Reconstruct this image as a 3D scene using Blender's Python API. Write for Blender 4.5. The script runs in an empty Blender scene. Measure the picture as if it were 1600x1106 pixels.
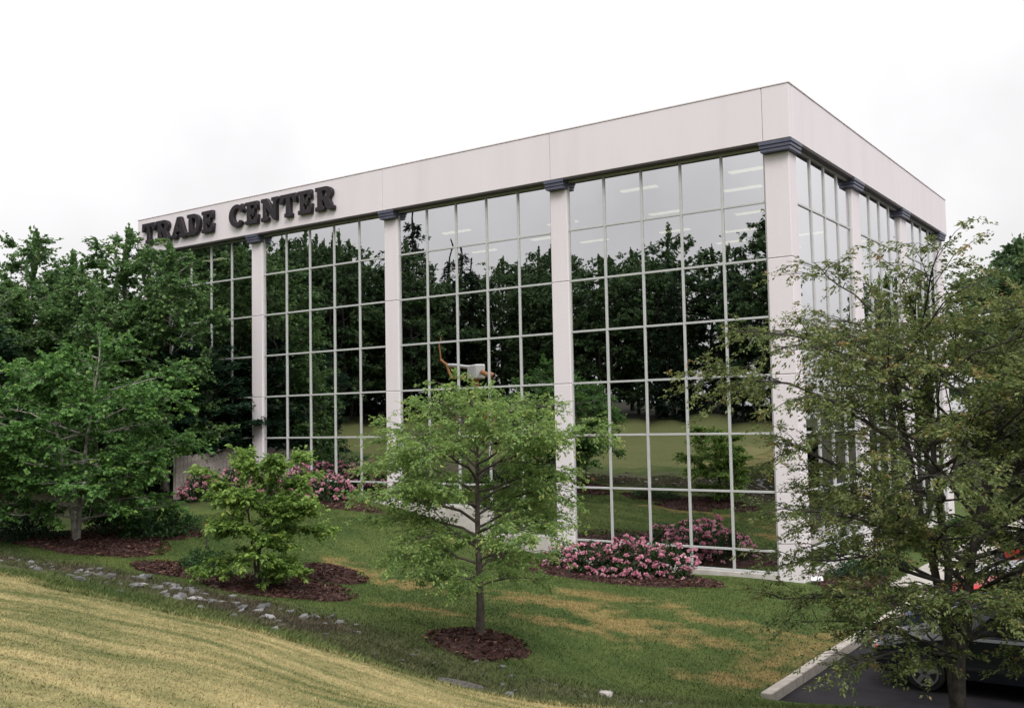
import bpy, bmesh, math, random
import numpy as np
from mathutils import Matrix, Vector

random.seed(7)
SC = bpy.context.scene
COL = SC.collection
PI = math.pi

# ------------------------------------------------------------------ camera
cam_d = bpy.data.cameras.new('camera')
cam_d.sensor_width = 36.0
cam_d.lens = 35.42
cam_d.clip_end = 3000
cam = bpy.data.objects.new('camera', cam_d)
COL.objects.link(cam)
CAM = Vector((10.005, -26.764, 4.44))
RX = Vector((0.81869, 0.57390, -0.01956)); UP = Vector((0.05379, -0.04273, 0.99764)); FW = Vector((-0.57171, 0.81781, 0.06585))
m = Matrix(((RX.x, UP.x, -FW.x), (RX.y, UP.y, -FW.y), (RX.z, UP.z, -FW.z)))
cam.matrix_world = Matrix.Translation(CAM) @ m.to_4x4()
SC.camera = cam

# ------------------------------------------------------------------ overcast sky, soft sun, exposure
SUN_EL, SUN_AZ = math.radians(44), math.radians(134)      # azimuth clockwise from +y
w = bpy.data.worlds.new('World'); SC.world = w; w.use_nodes = True
nt = w.node_tree; nt.nodes.clear()
out = nt.nodes.new('ShaderNodeOutputWorld'); bg = nt.nodes.new('ShaderNodeBackground')
sky = nt.nodes.new('ShaderNodeTexSky'); sky.sky_type = 'NISHITA'; sky.sun_disc = False
sky.sun_elevation = SUN_EL; sky.sun_rotation = SUN_AZ; sky.dust_density = 4.0
hs = nt.nodes.new('ShaderNodeHueSaturation'); hs.inputs['Saturation'].default_value = 0.25; hs.inputs['Value'].default_value = 0.1
nt.links.new(sky.outputs[0], hs.inputs['Color'])
tc = nt.nodes.new('ShaderNodeTexCoord'); sx = nt.nodes.new('ShaderNodeSeparateXYZ')
nt.links.new(tc.outputs['Generated'], sx.inputs[0])
# standard overcast sky: luminance = zenith * (1 + 2 sin(elevation)) / 3
mx = nt.nodes.new('ShaderNodeMath'); mx.operation = 'MAXIMUM'; mx.inputs[1].default_value = 0.0
nt.links.new(sx.outputs['Z'], mx.inputs[0])
ma = nt.nodes.new('ShaderNodeMath'); ma.operation = 'MULTIPLY_ADD'; ma.inputs[1].default_value = 1.22; ma.inputs[2].default_value = 0.67
nt.links.new(mx.outputs[0], ma.inputs[0])
nz = nt.nodes.new('ShaderNodeTexNoise'); nz.inputs['Scale'].default_value = 3.4; nz.inputs['Detail'].default_value = 4.0
nt.links.new(tc.outputs['Generated'], nz.inputs['Vector'])
nm = nt.nodes.new('ShaderNodeMapRange'); nm.inputs['From Min'].default_value = 0.3; nm.inputs['From Max'].default_value = 0.7
nm.inputs['To Min'].default_value = 0.78; nm.inputs['To Max'].default_value = 1.05
nt.links.new(nz.outputs['Fac'], nm.inputs['Value'])
mm = nt.nodes.new('ShaderNodeMath'); mm.operation = 'MULTIPLY'
nt.links.new(ma.outputs[0], mm.inputs[0]); nt.links.new(nm.outputs[0], mm.inputs[1])
vs = nt.nodes.new('ShaderNodeVectorMath'); vs.operation = 'SCALE'; vs.inputs[0].default_value = (1.0, 0.985, 0.995)
nt.links.new(mm.outputs[0], vs.inputs['Scale'])
mixw = nt.nodes.new('ShaderNodeMixRGB'); mixw.inputs['Fac'].default_value = 0.88
nt.links.new(hs.outputs[0], mixw.inputs[1]); nt.links.new(vs.outputs[0], mixw.inputs[2])
nt.links.new(mixw.outputs[0], bg.inputs['Color']); bg.inputs['Strength'].default_value = 1.0
nt.links.new(bg.outputs[0], out.inputs[0])
sun_d = bpy.data.lights.new('sun', 'SUN'); sun_d.energy = 1.5; sun_d.angle = math.radians(24); sun_d.color = (1.0, 0.975, 0.95)
sun = bpy.data.objects.new('sun', sun_d); COL.objects.link(sun)
sd = Vector((math.sin(SUN_AZ) * math.cos(SUN_EL), math.cos(SUN_AZ) * math.cos(SUN_EL), math.sin(SUN_EL)))
sun.rotation_euler = sd.to_track_quat('Z', 'Y').to_euler()
SC.view_settings.view_transform = 'Standard'; SC.view_settings.look = 'None'
SC.view_settings.exposure = 0.28; SC.view_settings.gamma = 1.0
SC.cycles.use_denoising = True
SC.cycles.max_bounces = 8; SC.cycles.transparent_max_bounces = 16
SC.cycles.sample_clamp_indirect = 6.0

# ------------------------------------------------------------------ materials
def base_mat(name):
    mt = bpy.data.materials.new(name); mt.use_nodes = True
    t = mt.node_tree; b = t.nodes['Principled BSDF']
    return mt, t, b
def L(t, a, b): t.links.new(a, b)
def noise(t, scale, detail=4.0, rough=0.55, vec=None, coord='Object'):
    n = t.nodes.new('ShaderNodeTexNoise'); n.inputs['Scale'].default_value = scale
    n.inputs['Detail'].default_value = detail; n.inputs['Roughness'].default_value = rough
    if vec is None:
        c = t.nodes.new('ShaderNodeTexCoord'); vec = c.outputs[coord]
    L(t, vec, n.inputs['Vector']); return n
def ramp(t, fac, stops):
    r = t.nodes.new('ShaderNodeValToRGB'); e = r.color_ramp.elements
    while len(e) < len(stops): e.new(0.5)
    for q, (p, c) in zip(e, stops): q.position = p; q.color = (*c, 1)
    L(t, fac, r.inputs['Fac']); return r
def bump(t, b, height, strength=0.3, dist=0.02):
    n = t.nodes.new('ShaderNodeBump'); n.inputs['Strength'].default_value = strength; n.inputs['Distance'].default_value = dist
    L(t, height, n.inputs['Height']); L(t, n.outputs[0], b.inputs['Normal'])
def noisy(name, c1, c2, scale=3.0, rough=0.8, bs=0.2, bscale=40.0, bd=0.01, metal=0.0, coord='Object', lo=0.35, hi=0.65):
    mt, t, b = base_mat(name)
    n = noise(t, scale, 5.0, 0.6, coord=coord); r = ramp(t, n.outputs['Fac'], [(lo, c1), (hi, c2)])
    L(t, r.outputs[0], b.inputs['Base Color']); b.inputs['Roughness'].default_value = rough; b.inputs['Metallic'].default_value = metal
    if bs: bump(t, b, noise(t, bscale, 3.0, coord=coord).outputs['Fac'], bs, bd)
    return mt
M = {}
def concrete():
    mt, t, b = base_mat('precast_concrete')
    g = t.nodes.new('ShaderNodeNewGeometry')
    mp = t.nodes.new('ShaderNodeMapping'); mp.inputs['Scale'].default_value = (1, 1, 0.16); L(t, g.outputs['Position'], mp.inputs[0])
    n = noise(t, 1.1, 6, 0.65, vec=mp.outputs[0])                       # faint vertical water streaks
    r = ramp(t, n.outputs['Fac'], [(0.2, (0.75, 0.69, 0.71)), (0.5, (0.81, 0.75, 0.775)), (0.8, (0.83, 0.775, 0.80))])
    n2 = noise(t, 30, 3, vec=g.outputs['Position'])
    mxn = t.nodes.new('ShaderNodeMixRGB'); mxn.blend_type = 'MULTIPLY'; mxn.inputs['Fac'].default_value = 0.12
    L(t, r.outputs[0], mxn.inputs[1]); L(t, n2.outputs['Fac'], mxn.inputs[2])
    L(t, mxn.outputs[0], b.inputs['Base Color']); b.inputs['Roughness'].default_value = 0.85
    bump(t, b, n2.outputs['Fac'], 0.15, 0.006)
    return mt
M['concrete'] = concrete()
M['base'] = noisy('base_concrete', (0.42, 0.39, 0.36), (0.58, 0.54, 0.51), 2.2, 0.9, 0.3, 25)
M['joint'] = noisy('joint_sealant', (0.16, 0.145, 0.15), (0.21, 0.19, 0.195), 5, 0.9, 0)
M['alu'] = noisy('painted_aluminium', (0.46, 0.47, 0.46), (0.53, 0.535, 0.525), 2, 0.42, 0)
M['capital'] = noisy('blue_grey_metal', (0.075, 0.08, 0.125), (0.10, 0.105, 0.155), 4, 0.45, 0)
M['soffit_shade'] = noisy('soffit_shade_paint', (0.06, 0.05, 0.055), (0.085, 0.07, 0.075), 4, 0.6, 0)  # dark tone stands in for the shade under the parapet overhang
M['interior'] = noisy('interior_dark', (0.055, 0.055, 0.06), (0.08, 0.08, 0.085), 0.7, 0.9, 0)
M['ceiling'] = noisy('interior_ceiling', (0.20, 0.20, 0.19), (0.24, 0.24, 0.23), 0.7, 0.9, 0)
M['letter'] = noisy('sign_bronze', (0.010, 0.006, 0.010), (0.018, 0.011, 0.016), 3, 0.5, 0)
def emis(name, c, s):
    mt, t, b = base_mat(name); b.inputs['Base Color'].default_value = (*c, 1)
    n = noise(t, 1.5); r = ramp(t, n.outputs['Fac'], [(0.2, tuple(v * 0.9 for v in c)), (0.8, c)])
    L(t, r.outputs[0], b.inputs['Emission Color']); b.inputs['Emission Strength'].default_value = s; return mt
M['lamp'] = emis('fluorescent', (1.0, 0.95, 0.55), 3.2)
def glass():
    mt = bpy.data.materials.new('reflective_glass'); mt.use_nodes = True
    t = mt.node_tree; t.nodes.clear()
    o = t.nodes.new('ShaderNodeOutputMaterial')
    g = t.nodes.new('ShaderNodeBsdfGlossy'); g.inputs['Roughness'].default_value = 0.004; g.inputs['Color'].default_value = (0.93, 0.93, 0.95, 1)
    tr = t.nodes.new('ShaderNodeBsdfTransparent'); tr.inputs['Color'].default_value = (0.13, 0.145, 0.15, 1)
    fr = t.nodes.new('ShaderNodeFresnel'); fr.inputs['IOR'].default_value = 1.5
    ad = t.nodes.new('ShaderNodeMath'); ad.operation = 'MULTIPLY_ADD'; ad.inputs[1].default_value = 0.6; ad.inputs[2].default_value = 0.63; ad.use_clamp = True
    L(t, fr.outputs[0], ad.inputs[0])
    mxs = t.nodes.new('ShaderNodeMixShader'); L(t, ad.outputs[0], mxs.inputs[0]); L(t, tr.outputs[0], mxs.inputs[1]); L(t, g.outputs[0], mxs.inputs[2])
    ge = t.nodes.new('ShaderNodeNewGeometry')
    n = noise(t, 0.55, 2.0, 0.5, vec=ge.outputs['Position'])
    bp = t.nodes.new('ShaderNodeBump'); bp.inputs['Strength'].default_value = 0.18; bp.inputs['Distance'].default_value = 0.02
    L(t, n.outputs['Fac'], bp.inputs['Height']); L(t, bp.outputs[0], g.inputs['Normal'])
    L(t, mxs.outputs[0], o.inputs[0]); return mt
M['glass'] = glass()
def vcol(name, rough=0.9, var=0.35, scale=9.0, bs=0.5, bscale=30, bd=0.03):
    mt, t, b = base_mat(name)
    a = t.nodes.new('ShaderNodeAttribute'); a.attribute_name = 'Col'
    g = t.nodes.new('ShaderNodeNewGeometry')
    n = noise(t, scale, 6, 0.7, vec=g.outputs['Position'])
    r = ramp(t, n.outputs['Fac'], [(0.25, (1 - var,) * 3), (0.75, (1 + var,) * 3)])
    mxn = t.nodes.new('ShaderNodeMixRGB'); mxn.blend_type = 'MULTIPLY'; mxn.inputs['Fac'].default_value = 1.0
    L(t, a.outputs['Color'], mxn.inputs[1]); L(t, r.outputs[0], mxn.inputs[2])
    L(t, mxn.outputs[0], b.inputs['Base Color']); b.inputs['Roughness'].default_value = rough; b.inputs['Specular IOR Level'].default_value = 0.1
    if bs: bump(t, b, noise(t, bscale, 5, 0.7, vec=g.outputs['Position']).outputs['Fac'], bs, bd)
    return mt
M['ground'] = vcol('ground_cover')
M['blade'] = vcol('grass_blades', 0.7, 0.15, 3.0, 0)
def leaf(name, c1, c2, c3=None, trans=0.35):
    mt = bpy.data.materials.new(name); mt.use_nodes = True
    t = mt.node_tree; t.nodes.clear(); o = t.nodes.new('ShaderNodeOutputMaterial')
    a = t.nodes.new('ShaderNodeAttribute'); a.attribute_name = 'tint'
    st = [(0.0, c1), (0.75, c2)] + ([(1.0, c3)] if c3 else [])
    r = ramp(t, a.outputs['Fac'], st)
    d = t.nodes.new('ShaderNodeBsdfDiffuse'); tl = t.nodes.new('ShaderNodeBsdfTranslucent'); gl = t.nodes.new('ShaderNodeBsdfGlossy')
    gl.inputs['Roughness'].default_value = 0.45; gl.inputs['Color'].default_value = (0.5, 0.55, 0.5, 1)
    L(t, r.outputs[0], d.inputs[0]); L(t, r.outputs[0], tl.inputs[0])
    m1 = t.nodes.new('ShaderNodeMixShader'); m1.inputs[0].default_value = trans
    L(t, d.outputs[0], m1.inputs[1]); L(t, tl.outputs[0], m1.inputs[2])
    m2 = t.nodes.new('ShaderNodeMixShader'); m2.inputs[0].default_value = 0.04
    L(t, m1.outputs[0], m2.inputs[1]); L(t, gl.outputs[0], m2.inputs[2]); L(t, m2.outputs[0], o.inputs[0]); return mt
M['leaf_young'] = leaf('leaf_young_tree', (0.14, 0.24, 0.07), (0.29, 0.41, 0.12), (0.46, 0.50, 0.16), 0.45)
M['leaf_sapling'] = leaf('leaf_sapling', (0.10, 0.19, 0.042), (0.25, 0.38, 0.085), (0.40, 0.47, 0.11))
M['leaf_maple'] = leaf('leaf_maple', (0.055, 0.135, 0.038), (0.14, 0.275, 0.07), (0.25, 0.38, 0.09))
M['leaf_locust'] = leaf('leaf_locust', (0.085, 0.122, 0.044), (0.215, 0.255, 0.085), (0.38, 0.24, 0.11))
M['leaf_birch'] = leaf('leaf_birch', (0.065, 0.135, 0.052), (0.145, 0.25, 0.082), (0.23, 0.33, 0.10))
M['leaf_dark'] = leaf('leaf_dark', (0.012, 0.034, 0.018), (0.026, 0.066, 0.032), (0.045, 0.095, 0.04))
M['leaf_forest'] = leaf('leaf_forest', (0.042, 0.085, 0.040), (0.10, 0.165, 0.065), (0.15, 0.215, 0.075))
M['leaf_conifer'] = leaf('leaf_conifer', (0.008, 0.020, 0.012), (0.022, 0.044, 0.022), (0.035, 0.06, 0.03), 0.15)
M['leaf_shrub'] = leaf('leaf_shrub', (0.016, 0.048, 0.014), (0.045, 0.11, 0.028), (0.08, 0.16, 0.04))
M['leaf_rhodo'] = leaf('leaf_rhododendron', (0.016, 0.040, 0.014), (0.045, 0.085, 0.025), (0.085, 0.125, 0.035))
M['petal'] = leaf('rhododendron_petal', (0.62, 0.22, 0.34), (0.82, 0.43, 0.53), (0.90, 0.64, 0.70), 0.3)
M['bark'] = noisy('bark_brown', (0.045, 0.035, 0.03), (0.11, 0.09, 0.075), 9, 0.95, 0.6, 30, 0.02)
M['bark_dark'] = noisy('bark_dark', (0.026, 0.022, 0.020), (0.075, 0.063, 0.055), 9, 0.95, 0.6, 30, 0.02)
M['bark_pale'] = noisy('bark_pale', (0.16, 0.14, 0.12), (0.42, 0.39, 0.36), 5, 0.9, 0.4, 30, 0.01)
M['mulch'] = noisy('bark_mulch', (0.022, 0.010, 0.009), (0.075, 0.028, 0.022), 22, 0.95, 0.9, 45, 0.04)
M['chip'] = leaf('bark_chips', (0.02, 0.009, 0.008), (0.085, 0.034, 0.026), (0.24, 0.13, 0.095), 0.0)
def stone_mat():
    mt, t, b = base_mat('field_stone')
    oi = t.nodes.new('ShaderNodeObjectInfo')
    r = ramp(t, oi.outputs['Random'], [(0.0, (0.085, 0.082, 0.080)), (0.6, (0.14, 0.138, 0.136)), (0.9, (0.23, 0.226, 0.222)), (1.0, (0.42, 0.41, 0.40))])
    n = noise(t, 6, 6, 0.7); mxn = t.nodes.new('ShaderNodeMixRGB'); mxn.blend_type = 'MULTIPLY'; mxn.inputs['Fac'].default_value = 0.7
    L(t, r.outputs[0], mxn.inputs[1]); L(t, n.outputs['Fac'], mxn.inputs[2]); 
    mu = t.nodes.new('ShaderNodeVectorMath'); mu.operation = 'SCALE'; mu.inputs['Scale'].default_value = 1.5
    L(t, mxn.outputs[0], mu.inputs[0]); L(t, mu.outputs[0], b.inputs['Base Color'])
    b.inputs['Roughness'].default_value = 0.9; bump(t, b, n.outputs['Fac'], 0.6, 0.02); return mt
M['stone'] = stone_mat()
M['asphalt'] = noisy('asphalt', (0.018, 0.0165, 0.019), (0.036, 0.033, 0.037), 1.3, 0.85, 0.5, 220, 0.004)
M['asphalt'].node_tree.nodes['Principled BSDF'].inputs['Specular IOR Level'].default_value = 0.15
M['kerb'] = noisy('granite_kerb', (0.36, 0.32, 0.28), (0.52, 0.47, 0.41), 7, 0.9, 0.4, 60, 0.006)
M['walk'] = noisy('walkway_concrete', (0.34, 0.31, 0.28), (0.46, 0.43, 0.39), 3, 0.9, 0.3, 60, 0.004)
M['wood'] = noisy('weathered_board', (0.22, 0.19, 0.165), (0.40, 0.365, 0.33), 6, 0.9, 0.4, 40, 0.005)
M['iron'] = noisy('cast_iron', (0.085, 0.075, 0.07), (0.17, 0.155, 0.145), 14, 0.75, 0.5, 60, 0.004, 0.3)
M['white'] = noisy('white_paint', (0.70, 0.70, 0.69), (0.80, 0.80, 0.79), 4, 0.5, 0)
M['orange'] = noisy('orange_paint', (0.36, 0.15, 0.045), (0.46, 0.20, 0.06), 4, 0.5, 0)
M['tyre'] = noisy('tyre_rubber', (0.012, 0.012, 0.013), (0.022, 0.022, 0.023), 8, 0.85, 0.2, 60)
M['rim'] = noisy('alloy_rim', (0.42, 0.42, 0.43), (0.55, 0.55, 0.56), 8, 0.35, 0, metal=0.8)
M['cabglass'] = noisy('car_glass', (0.012, 0.014, 0.018), (0.022, 0.025, 0.03), 2, 0.06, 0)
M['lens'] = noisy('lamp_lens', (0.55, 0.55, 0.56), (0.7, 0.7, 0.7), 20, 0.15, 0)
M['amber'] = noisy('amber_lens', (0.55, 0.10, 0.03), (0.65, 0.16, 0.05), 20, 0.2, 0)
M['plastic'] = noisy('black_plastic', (0.015, 0.015, 0.016), (0.03, 0.03, 0.031), 6, 0.6, 0)
def paint(name, c):
    mt, t, b = base_mat(name)
    n = noise(t, 1.5, 5); r = ramp(t, n.outputs['Fac'], [(0.3, tuple(v * 0.85 for v in c)), (0.7, c)])
    L(t, r.outputs[0], b.inputs['Base Color']); b.inputs['Roughness'].default_value = 0.28
    b.inputs['Coat Weight'].default_value = 0.35; b.inputs['Coat Roughness'].default_value = 0.05; b.inputs['Specular IOR Level'].default_value = 0.3; return mt

# ------------------------------------------------------------------ mesh helpers
def link(name, me, mat=None, parent=None, loc=None):
    o = bpy.data.objects.new(name, me); COL.objects.link(o)
    if mat is not None and len(me.materials) == 0: me.materials.append(mat)
    if parent is not None: o.parent = parent
    if loc is not None: o.location = loc
    return o
def tag(o, label=None, cat=None, group=None, kind=None):
    if label: o['label'] = label
    if cat: o['category'] = cat
    if group: o['group'] = group
    if kind: o['kind'] = kind
    return o
def empty(name, loc=(0, 0, 0), rz=0.0):
    o = bpy.data.objects.new(name, None); COL.objects.link(o); o.location = loc; o.rotation_euler = (0, 0, rz); o.empty_display_size = 0.3
    return o
def np_mesh(name, v, f, smooth=False, tint=None, col=None):
    """v (n,3), f (m,k) with constant k"""
    me = bpy.data.meshes.new(name); v = np.asarray(v, np.float32); f = np.asarray(f, np.int32)
    me.vertices.add(len(v)); me.vertices.foreach_set('co', v.ravel())
    mN, k = f.shape
    me.loops.add(mN * k); me.loops.foreach_set('vertex_index', f.ravel())
    me.polygons.add(mN); me.polygons.foreach_set('loop_start', np.arange(0, mN * k, k, dtype=np.int32))
    me.update(calc_edges=True)
    if smooth: me.polygons.foreach_set('use_smooth', np.ones(mN, dtype=bool))
    if tint is not None:
        a = me.attributes.new('tint', 'FLOAT', 'POINT'); a.data.foreach_set('value', np.asarray(tint, np.float32))
    if col is not None:
        a = me.color_attributes.new('Col', 'FLOAT_COLOR', 'POINT')
        c = np.ones((len(v), 4), np.float32); c[:, :3] = col; a.data.foreach_set('color', c.ravel())
    return me
def bm_box(bm, x0, x1, y0, y1, z0, z1):
    vs_ = [bm.verts.new(p) for p in ((x0, y0, z0), (x1, y0, z0), (x1, y1, z0), (x0, y1, z0), (x0, y0, z1), (x1, y0, z1), (x1, y1, z1), (x0, y1, z1))]
    for q in ((0, 3, 2, 1), (4, 5, 6, 7), (0, 1, 5, 4), (1, 2, 6, 5), (2, 3, 7, 6), (3, 0, 4, 7)): bm.faces.new([vs_[i] for i in q])
def bm_done(bm, name, bev=0.0, seg=1, smooth=False):
    if bev: bmesh.ops.bevel(bm, geom=bm.edges[:], offset=bev, segments=seg, affect='EDGES', profile=0.5)
    bmesh.ops.recalc_face_normals(bm, faces=bm.faces[:])
    me = bpy.data.meshes.new(name); bm.to_mesh(me); bm.free()
    if smooth: me.polygons.foreach_set('use_smooth', np.ones(len(me.polygons), dtype=bool))
    return me
def box(name, x0, x1, y0, y1, z0, z1, mat, parent=None, bev=0.0):
    """mesh around its own base centre, object placed there"""
    cx, cy = (x0 + x1) / 2, (y0 + y1) / 2
    bm = bmesh.new(); bm_box(bm, x0 - cx, x1 - cx, y0 - cy, y1 - cy, 0, z1 - z0)
    return link(name, bm_done(bm, name, bev), mat, parent, (cx, cy, z0))
def copy_tree(o, parent=None):
    c = o.copy(); COL.objects.link(c); c.parent = parent
    for ch in o.children: copy_tree(ch, c)
    return c
def tubes(paths):
    """paths: list of (pts (n,3), radii (n,), sides)"""
    V, Fq, off = [], [], 0
    for pts, rad, k in paths:
        pts = np.asarray(pts, float); n = len(pts)
        d = np.gradient(pts, axis=0); d /= np.linalg.norm(d, axis=1)[:, None] + 1e-9
        ref = np.where(np.abs(d[:, 2:3]) > 0.9, np.array([[1.0, 0, 0]]), np.array([[0, 0, 1.0]]))
        a = np.cross(d, ref); a /= np.linalg.norm(a, axis=1)[:, None] + 1e-9; b = np.cross(d, a)
        th = np.arange(k) * 2 * PI / k
        ring = pts[:, None, :] + np.asarray(rad)[:, None, None] * (np.cos(th)[None, :, None] * a[:, None, :] + np.sin(th)[None, :, None] * b[:, None, :])
        V.append(ring.reshape(-1, 3))
        i = np.arange(n - 1)[:, None] * k; j = np.arange(k)[None, :]; j2 = (j + 1) % k
        Fq.append((np.stack([i + j, i + j2, i + k + j2, i + k + j], -1) + off).reshape(-1, 4)); off += n * k
    return np.concatenate(V), np.concatenate(Fq)

# ------------------------------------------------------------------ terrain
CP = np.array([
 (3.16,-23.09,2.62), (3.37,-21.69,2.32), (2.51,-18.56,1.47), (0.85,-15.12,0.60), (-0.72,-17.53,1.66), (-3.72,-17.44,1.81), (-6.99,-17.66,2.02), (1.00,-16.91,1.28), (0.12,-20.04,2.13), (2.04,-19.91,2.00), (-4.67,-14.13,1.12), (-8.80,-13.99,1.36), (-12.96,-14.46,1.53), (-1.33,-14.35,0.86), (0.87,-13.87,0.48), (2.58,-13.90,0.43), (-0.42,-12.97,0.76), (-6.50,-8.66,0.80), (-9.77,-3.64,1.21), (-1.35,-8.34,0.46), (0.85,-6.78,0.27), (1.77,-11.39,0.16), (3.56,-11.60,0.09), (-6.75,-11.90,0.89), (-9.63,-11.48,1.04), (-14.32,-11.74,1.48), (-17.14,-11.88,1.52), (-13.62,-8.81,1.51), (-21.06,-3.02,1.78), (-16.47,-2.26,1.75), (-4.63,-3.64,0.31), (-2.39,-2.06,0.08), (0.78,-2.90,0.08), (-9.19,-8.13,1.19), (-6.44,-4.94,0.64), (7.11,-13.22,0.75), (5.08,-13.01,0.44),
 (2,-.5,-.06), (0,-.5,0), (-3,-.5,.03), (-7,-.5,.12), (-10,-.5,.75), (-13.5,-.5,1.5), (-17,-.5,1.9), (-21,-.5,2.35), (-29,-.5,2.6), (-40,0,3),
 (3.9,-11.3,0.02), (3.9,-5.6,-.02), (2.5,5,-.06), (2.5,20,-.06), (4,40,0), (8,-11.6,.08), (14,-12,.2), (25,-13,.5), (12,-17,1.3), (18,-20,2.0),
 (10,-26.8,2.8), (6,-27,2.95), (2,-28,3.0), (-8,-24,2.7), (-16,-22,2.6), (-28,-22,2.9), (14,-30,3.0), (-30,-6,2.4), (-30,-14,2.1), (-50,-10,3.2), (-50,20,4), (0,60,1.5), (40,30,0), (60,-10,1.5),
 (-28,-44.7,3.9), (0,-45,4.1), (25,-45,4.2), (-60,-40,4.5), (60,-45,4), (-20,-70,5.5), (-60,-75,6), (30,-75,5.5), (-100,-20,6), (-90,40,6), (0,110,3), (90,60,2), (90,-60,4)], float)
def rbf_fit(P, smooth=0.02):
    n = len(P); d = np.sqrt(((P[:, None, :2] - P[None, :, :2]) ** 2).sum(-1) + 0.6)
    A = np.zeros((n + 3, n + 3)); A[:n, :n] = -d - smooth * np.eye(n) * -1.0
    A[:n, :n] = d + 0 * A[:n, :n] - smooth * np.eye(n)
    A[:n, n] = 1; A[:n, n + 1:] = P[:, :2]; A[n, :n] = 1; A[n + 1:, :n] = P[:, :2].T
    return np.linalg.solve(A, np.r_[P[:, 2], 0, 0, 0])
WF = rbf_fit(CP)
LOT = (3.98, 30.0, -11.18, 46.0)        # x0, x1, y0, y1 of the parking lot
def terrain(x, y, raw=False):
    x = np.atleast_1d(np.asarray(x, float)); y = np.atleast_1d(np.asarray(y, float)); z = np.empty_like(x)
    for s in range(0, len(x), 20000):
        xx, yy = x[s:s + 20000], y[s:s + 20000]
        d = np.sqrt((xx[:, None] - CP[None, :, 0]) ** 2 + (yy[:, None] - CP[None, :, 1]) ** 2 + 0.6)
        z[s:s + 20000] = d @ WF[:-3] + WF[-3] + WF[-2] * xx + WF[-1] * yy
    far = np.hypot(x, y)
    z = np.where(far > 140, z * np.clip(1 - (far - 140) / 300, 0, 1) + 3 * np.clip((far - 140) / 300, 0, 1), z)
    # small natural unevenness
    z = z + 0.02 * np.sin(x * 1.7 + 1.3 * np.sin(y * 0.9)) * np.sin(y * 1.9 + x * 0.4)
    if not raw:
        z = np.where((x > LOT[0] - 0.02) & (x < LOT[1]) & (y > LOT[2] + 0.02) & (y < LOT[3]), -0.2, z)
        z = np.where((x > -27.9) & (x < 0.3) & (y > 0.15) & (y < 18.2), -0.6, z)
    return z
def tz(x, y): return float(terrain([x], [y])[0])
def vnoise(x, y, s, seed=0):
    """cheap smooth value noise in [0,1]"""
    rg = np.random.default_rng(seed); tb = rg.random((64, 64))
    u, v = x * s, y * s; iu, iv = np.floor(u).astype(int), np.floor(v).astype(int); fu, fv = u - iu, v - iv
    fu = fu * fu * (3 - 2 * fu); fv = fv * fv * (3 - 2 * fv)
    g = lambda a, b: tb[a % 64, b % 64]
    return (g(iu, iv) * (1 - fu) + g(iu + 1, iv) * fu) * (1 - fv) + (g(iu, iv + 1) * (1 - fu) + g(iu + 1, iv + 1) * fu) * fv
SW = np.array([(-24, -14.6), (-13, -14.5), (-8.8, -14.0), (-4.7, -14.15), (-1.3, -14.4), (0.9, -14.0), (2.6, -13.8), (5, -14.3)])
def swale_d(x, y):
    sy = np.interp(x, SW[:, 0], SW[:, 1]); return y - sy
BE = np.array([(-40, -18.2), (-7, -17.6), (-3.7, -17.35), (-0.7, -17.2), (0.9, -16.3), (1.7, -15.5), (3.2, -15.3), (5, -15.8), (7, -18), (9, -22), (12, -26)])
def bank_d(x, y): return np.interp(x, BE[:, 0], BE[:, 1]) - y
DRY = [(-2.15, -8.1, 1.3, 0.55), (-1.5, -6.4, 1.5, 0.5), (0.3, -8.7, 1.3, 0.6), (3.3, -8.4, 0.55, 1.6), (2.1, -7.0, 1.3, 0.45), (-7.2, -8.8, 1.0, 0.5), (-5.5, -8.9, 1.1, 0.4), (-0.9, -9.9, 1.0, 0.4), (-3.0, -11.2, 0.9, 0.4), (3.0, -10.6, 0.7, 0.5)]
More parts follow.
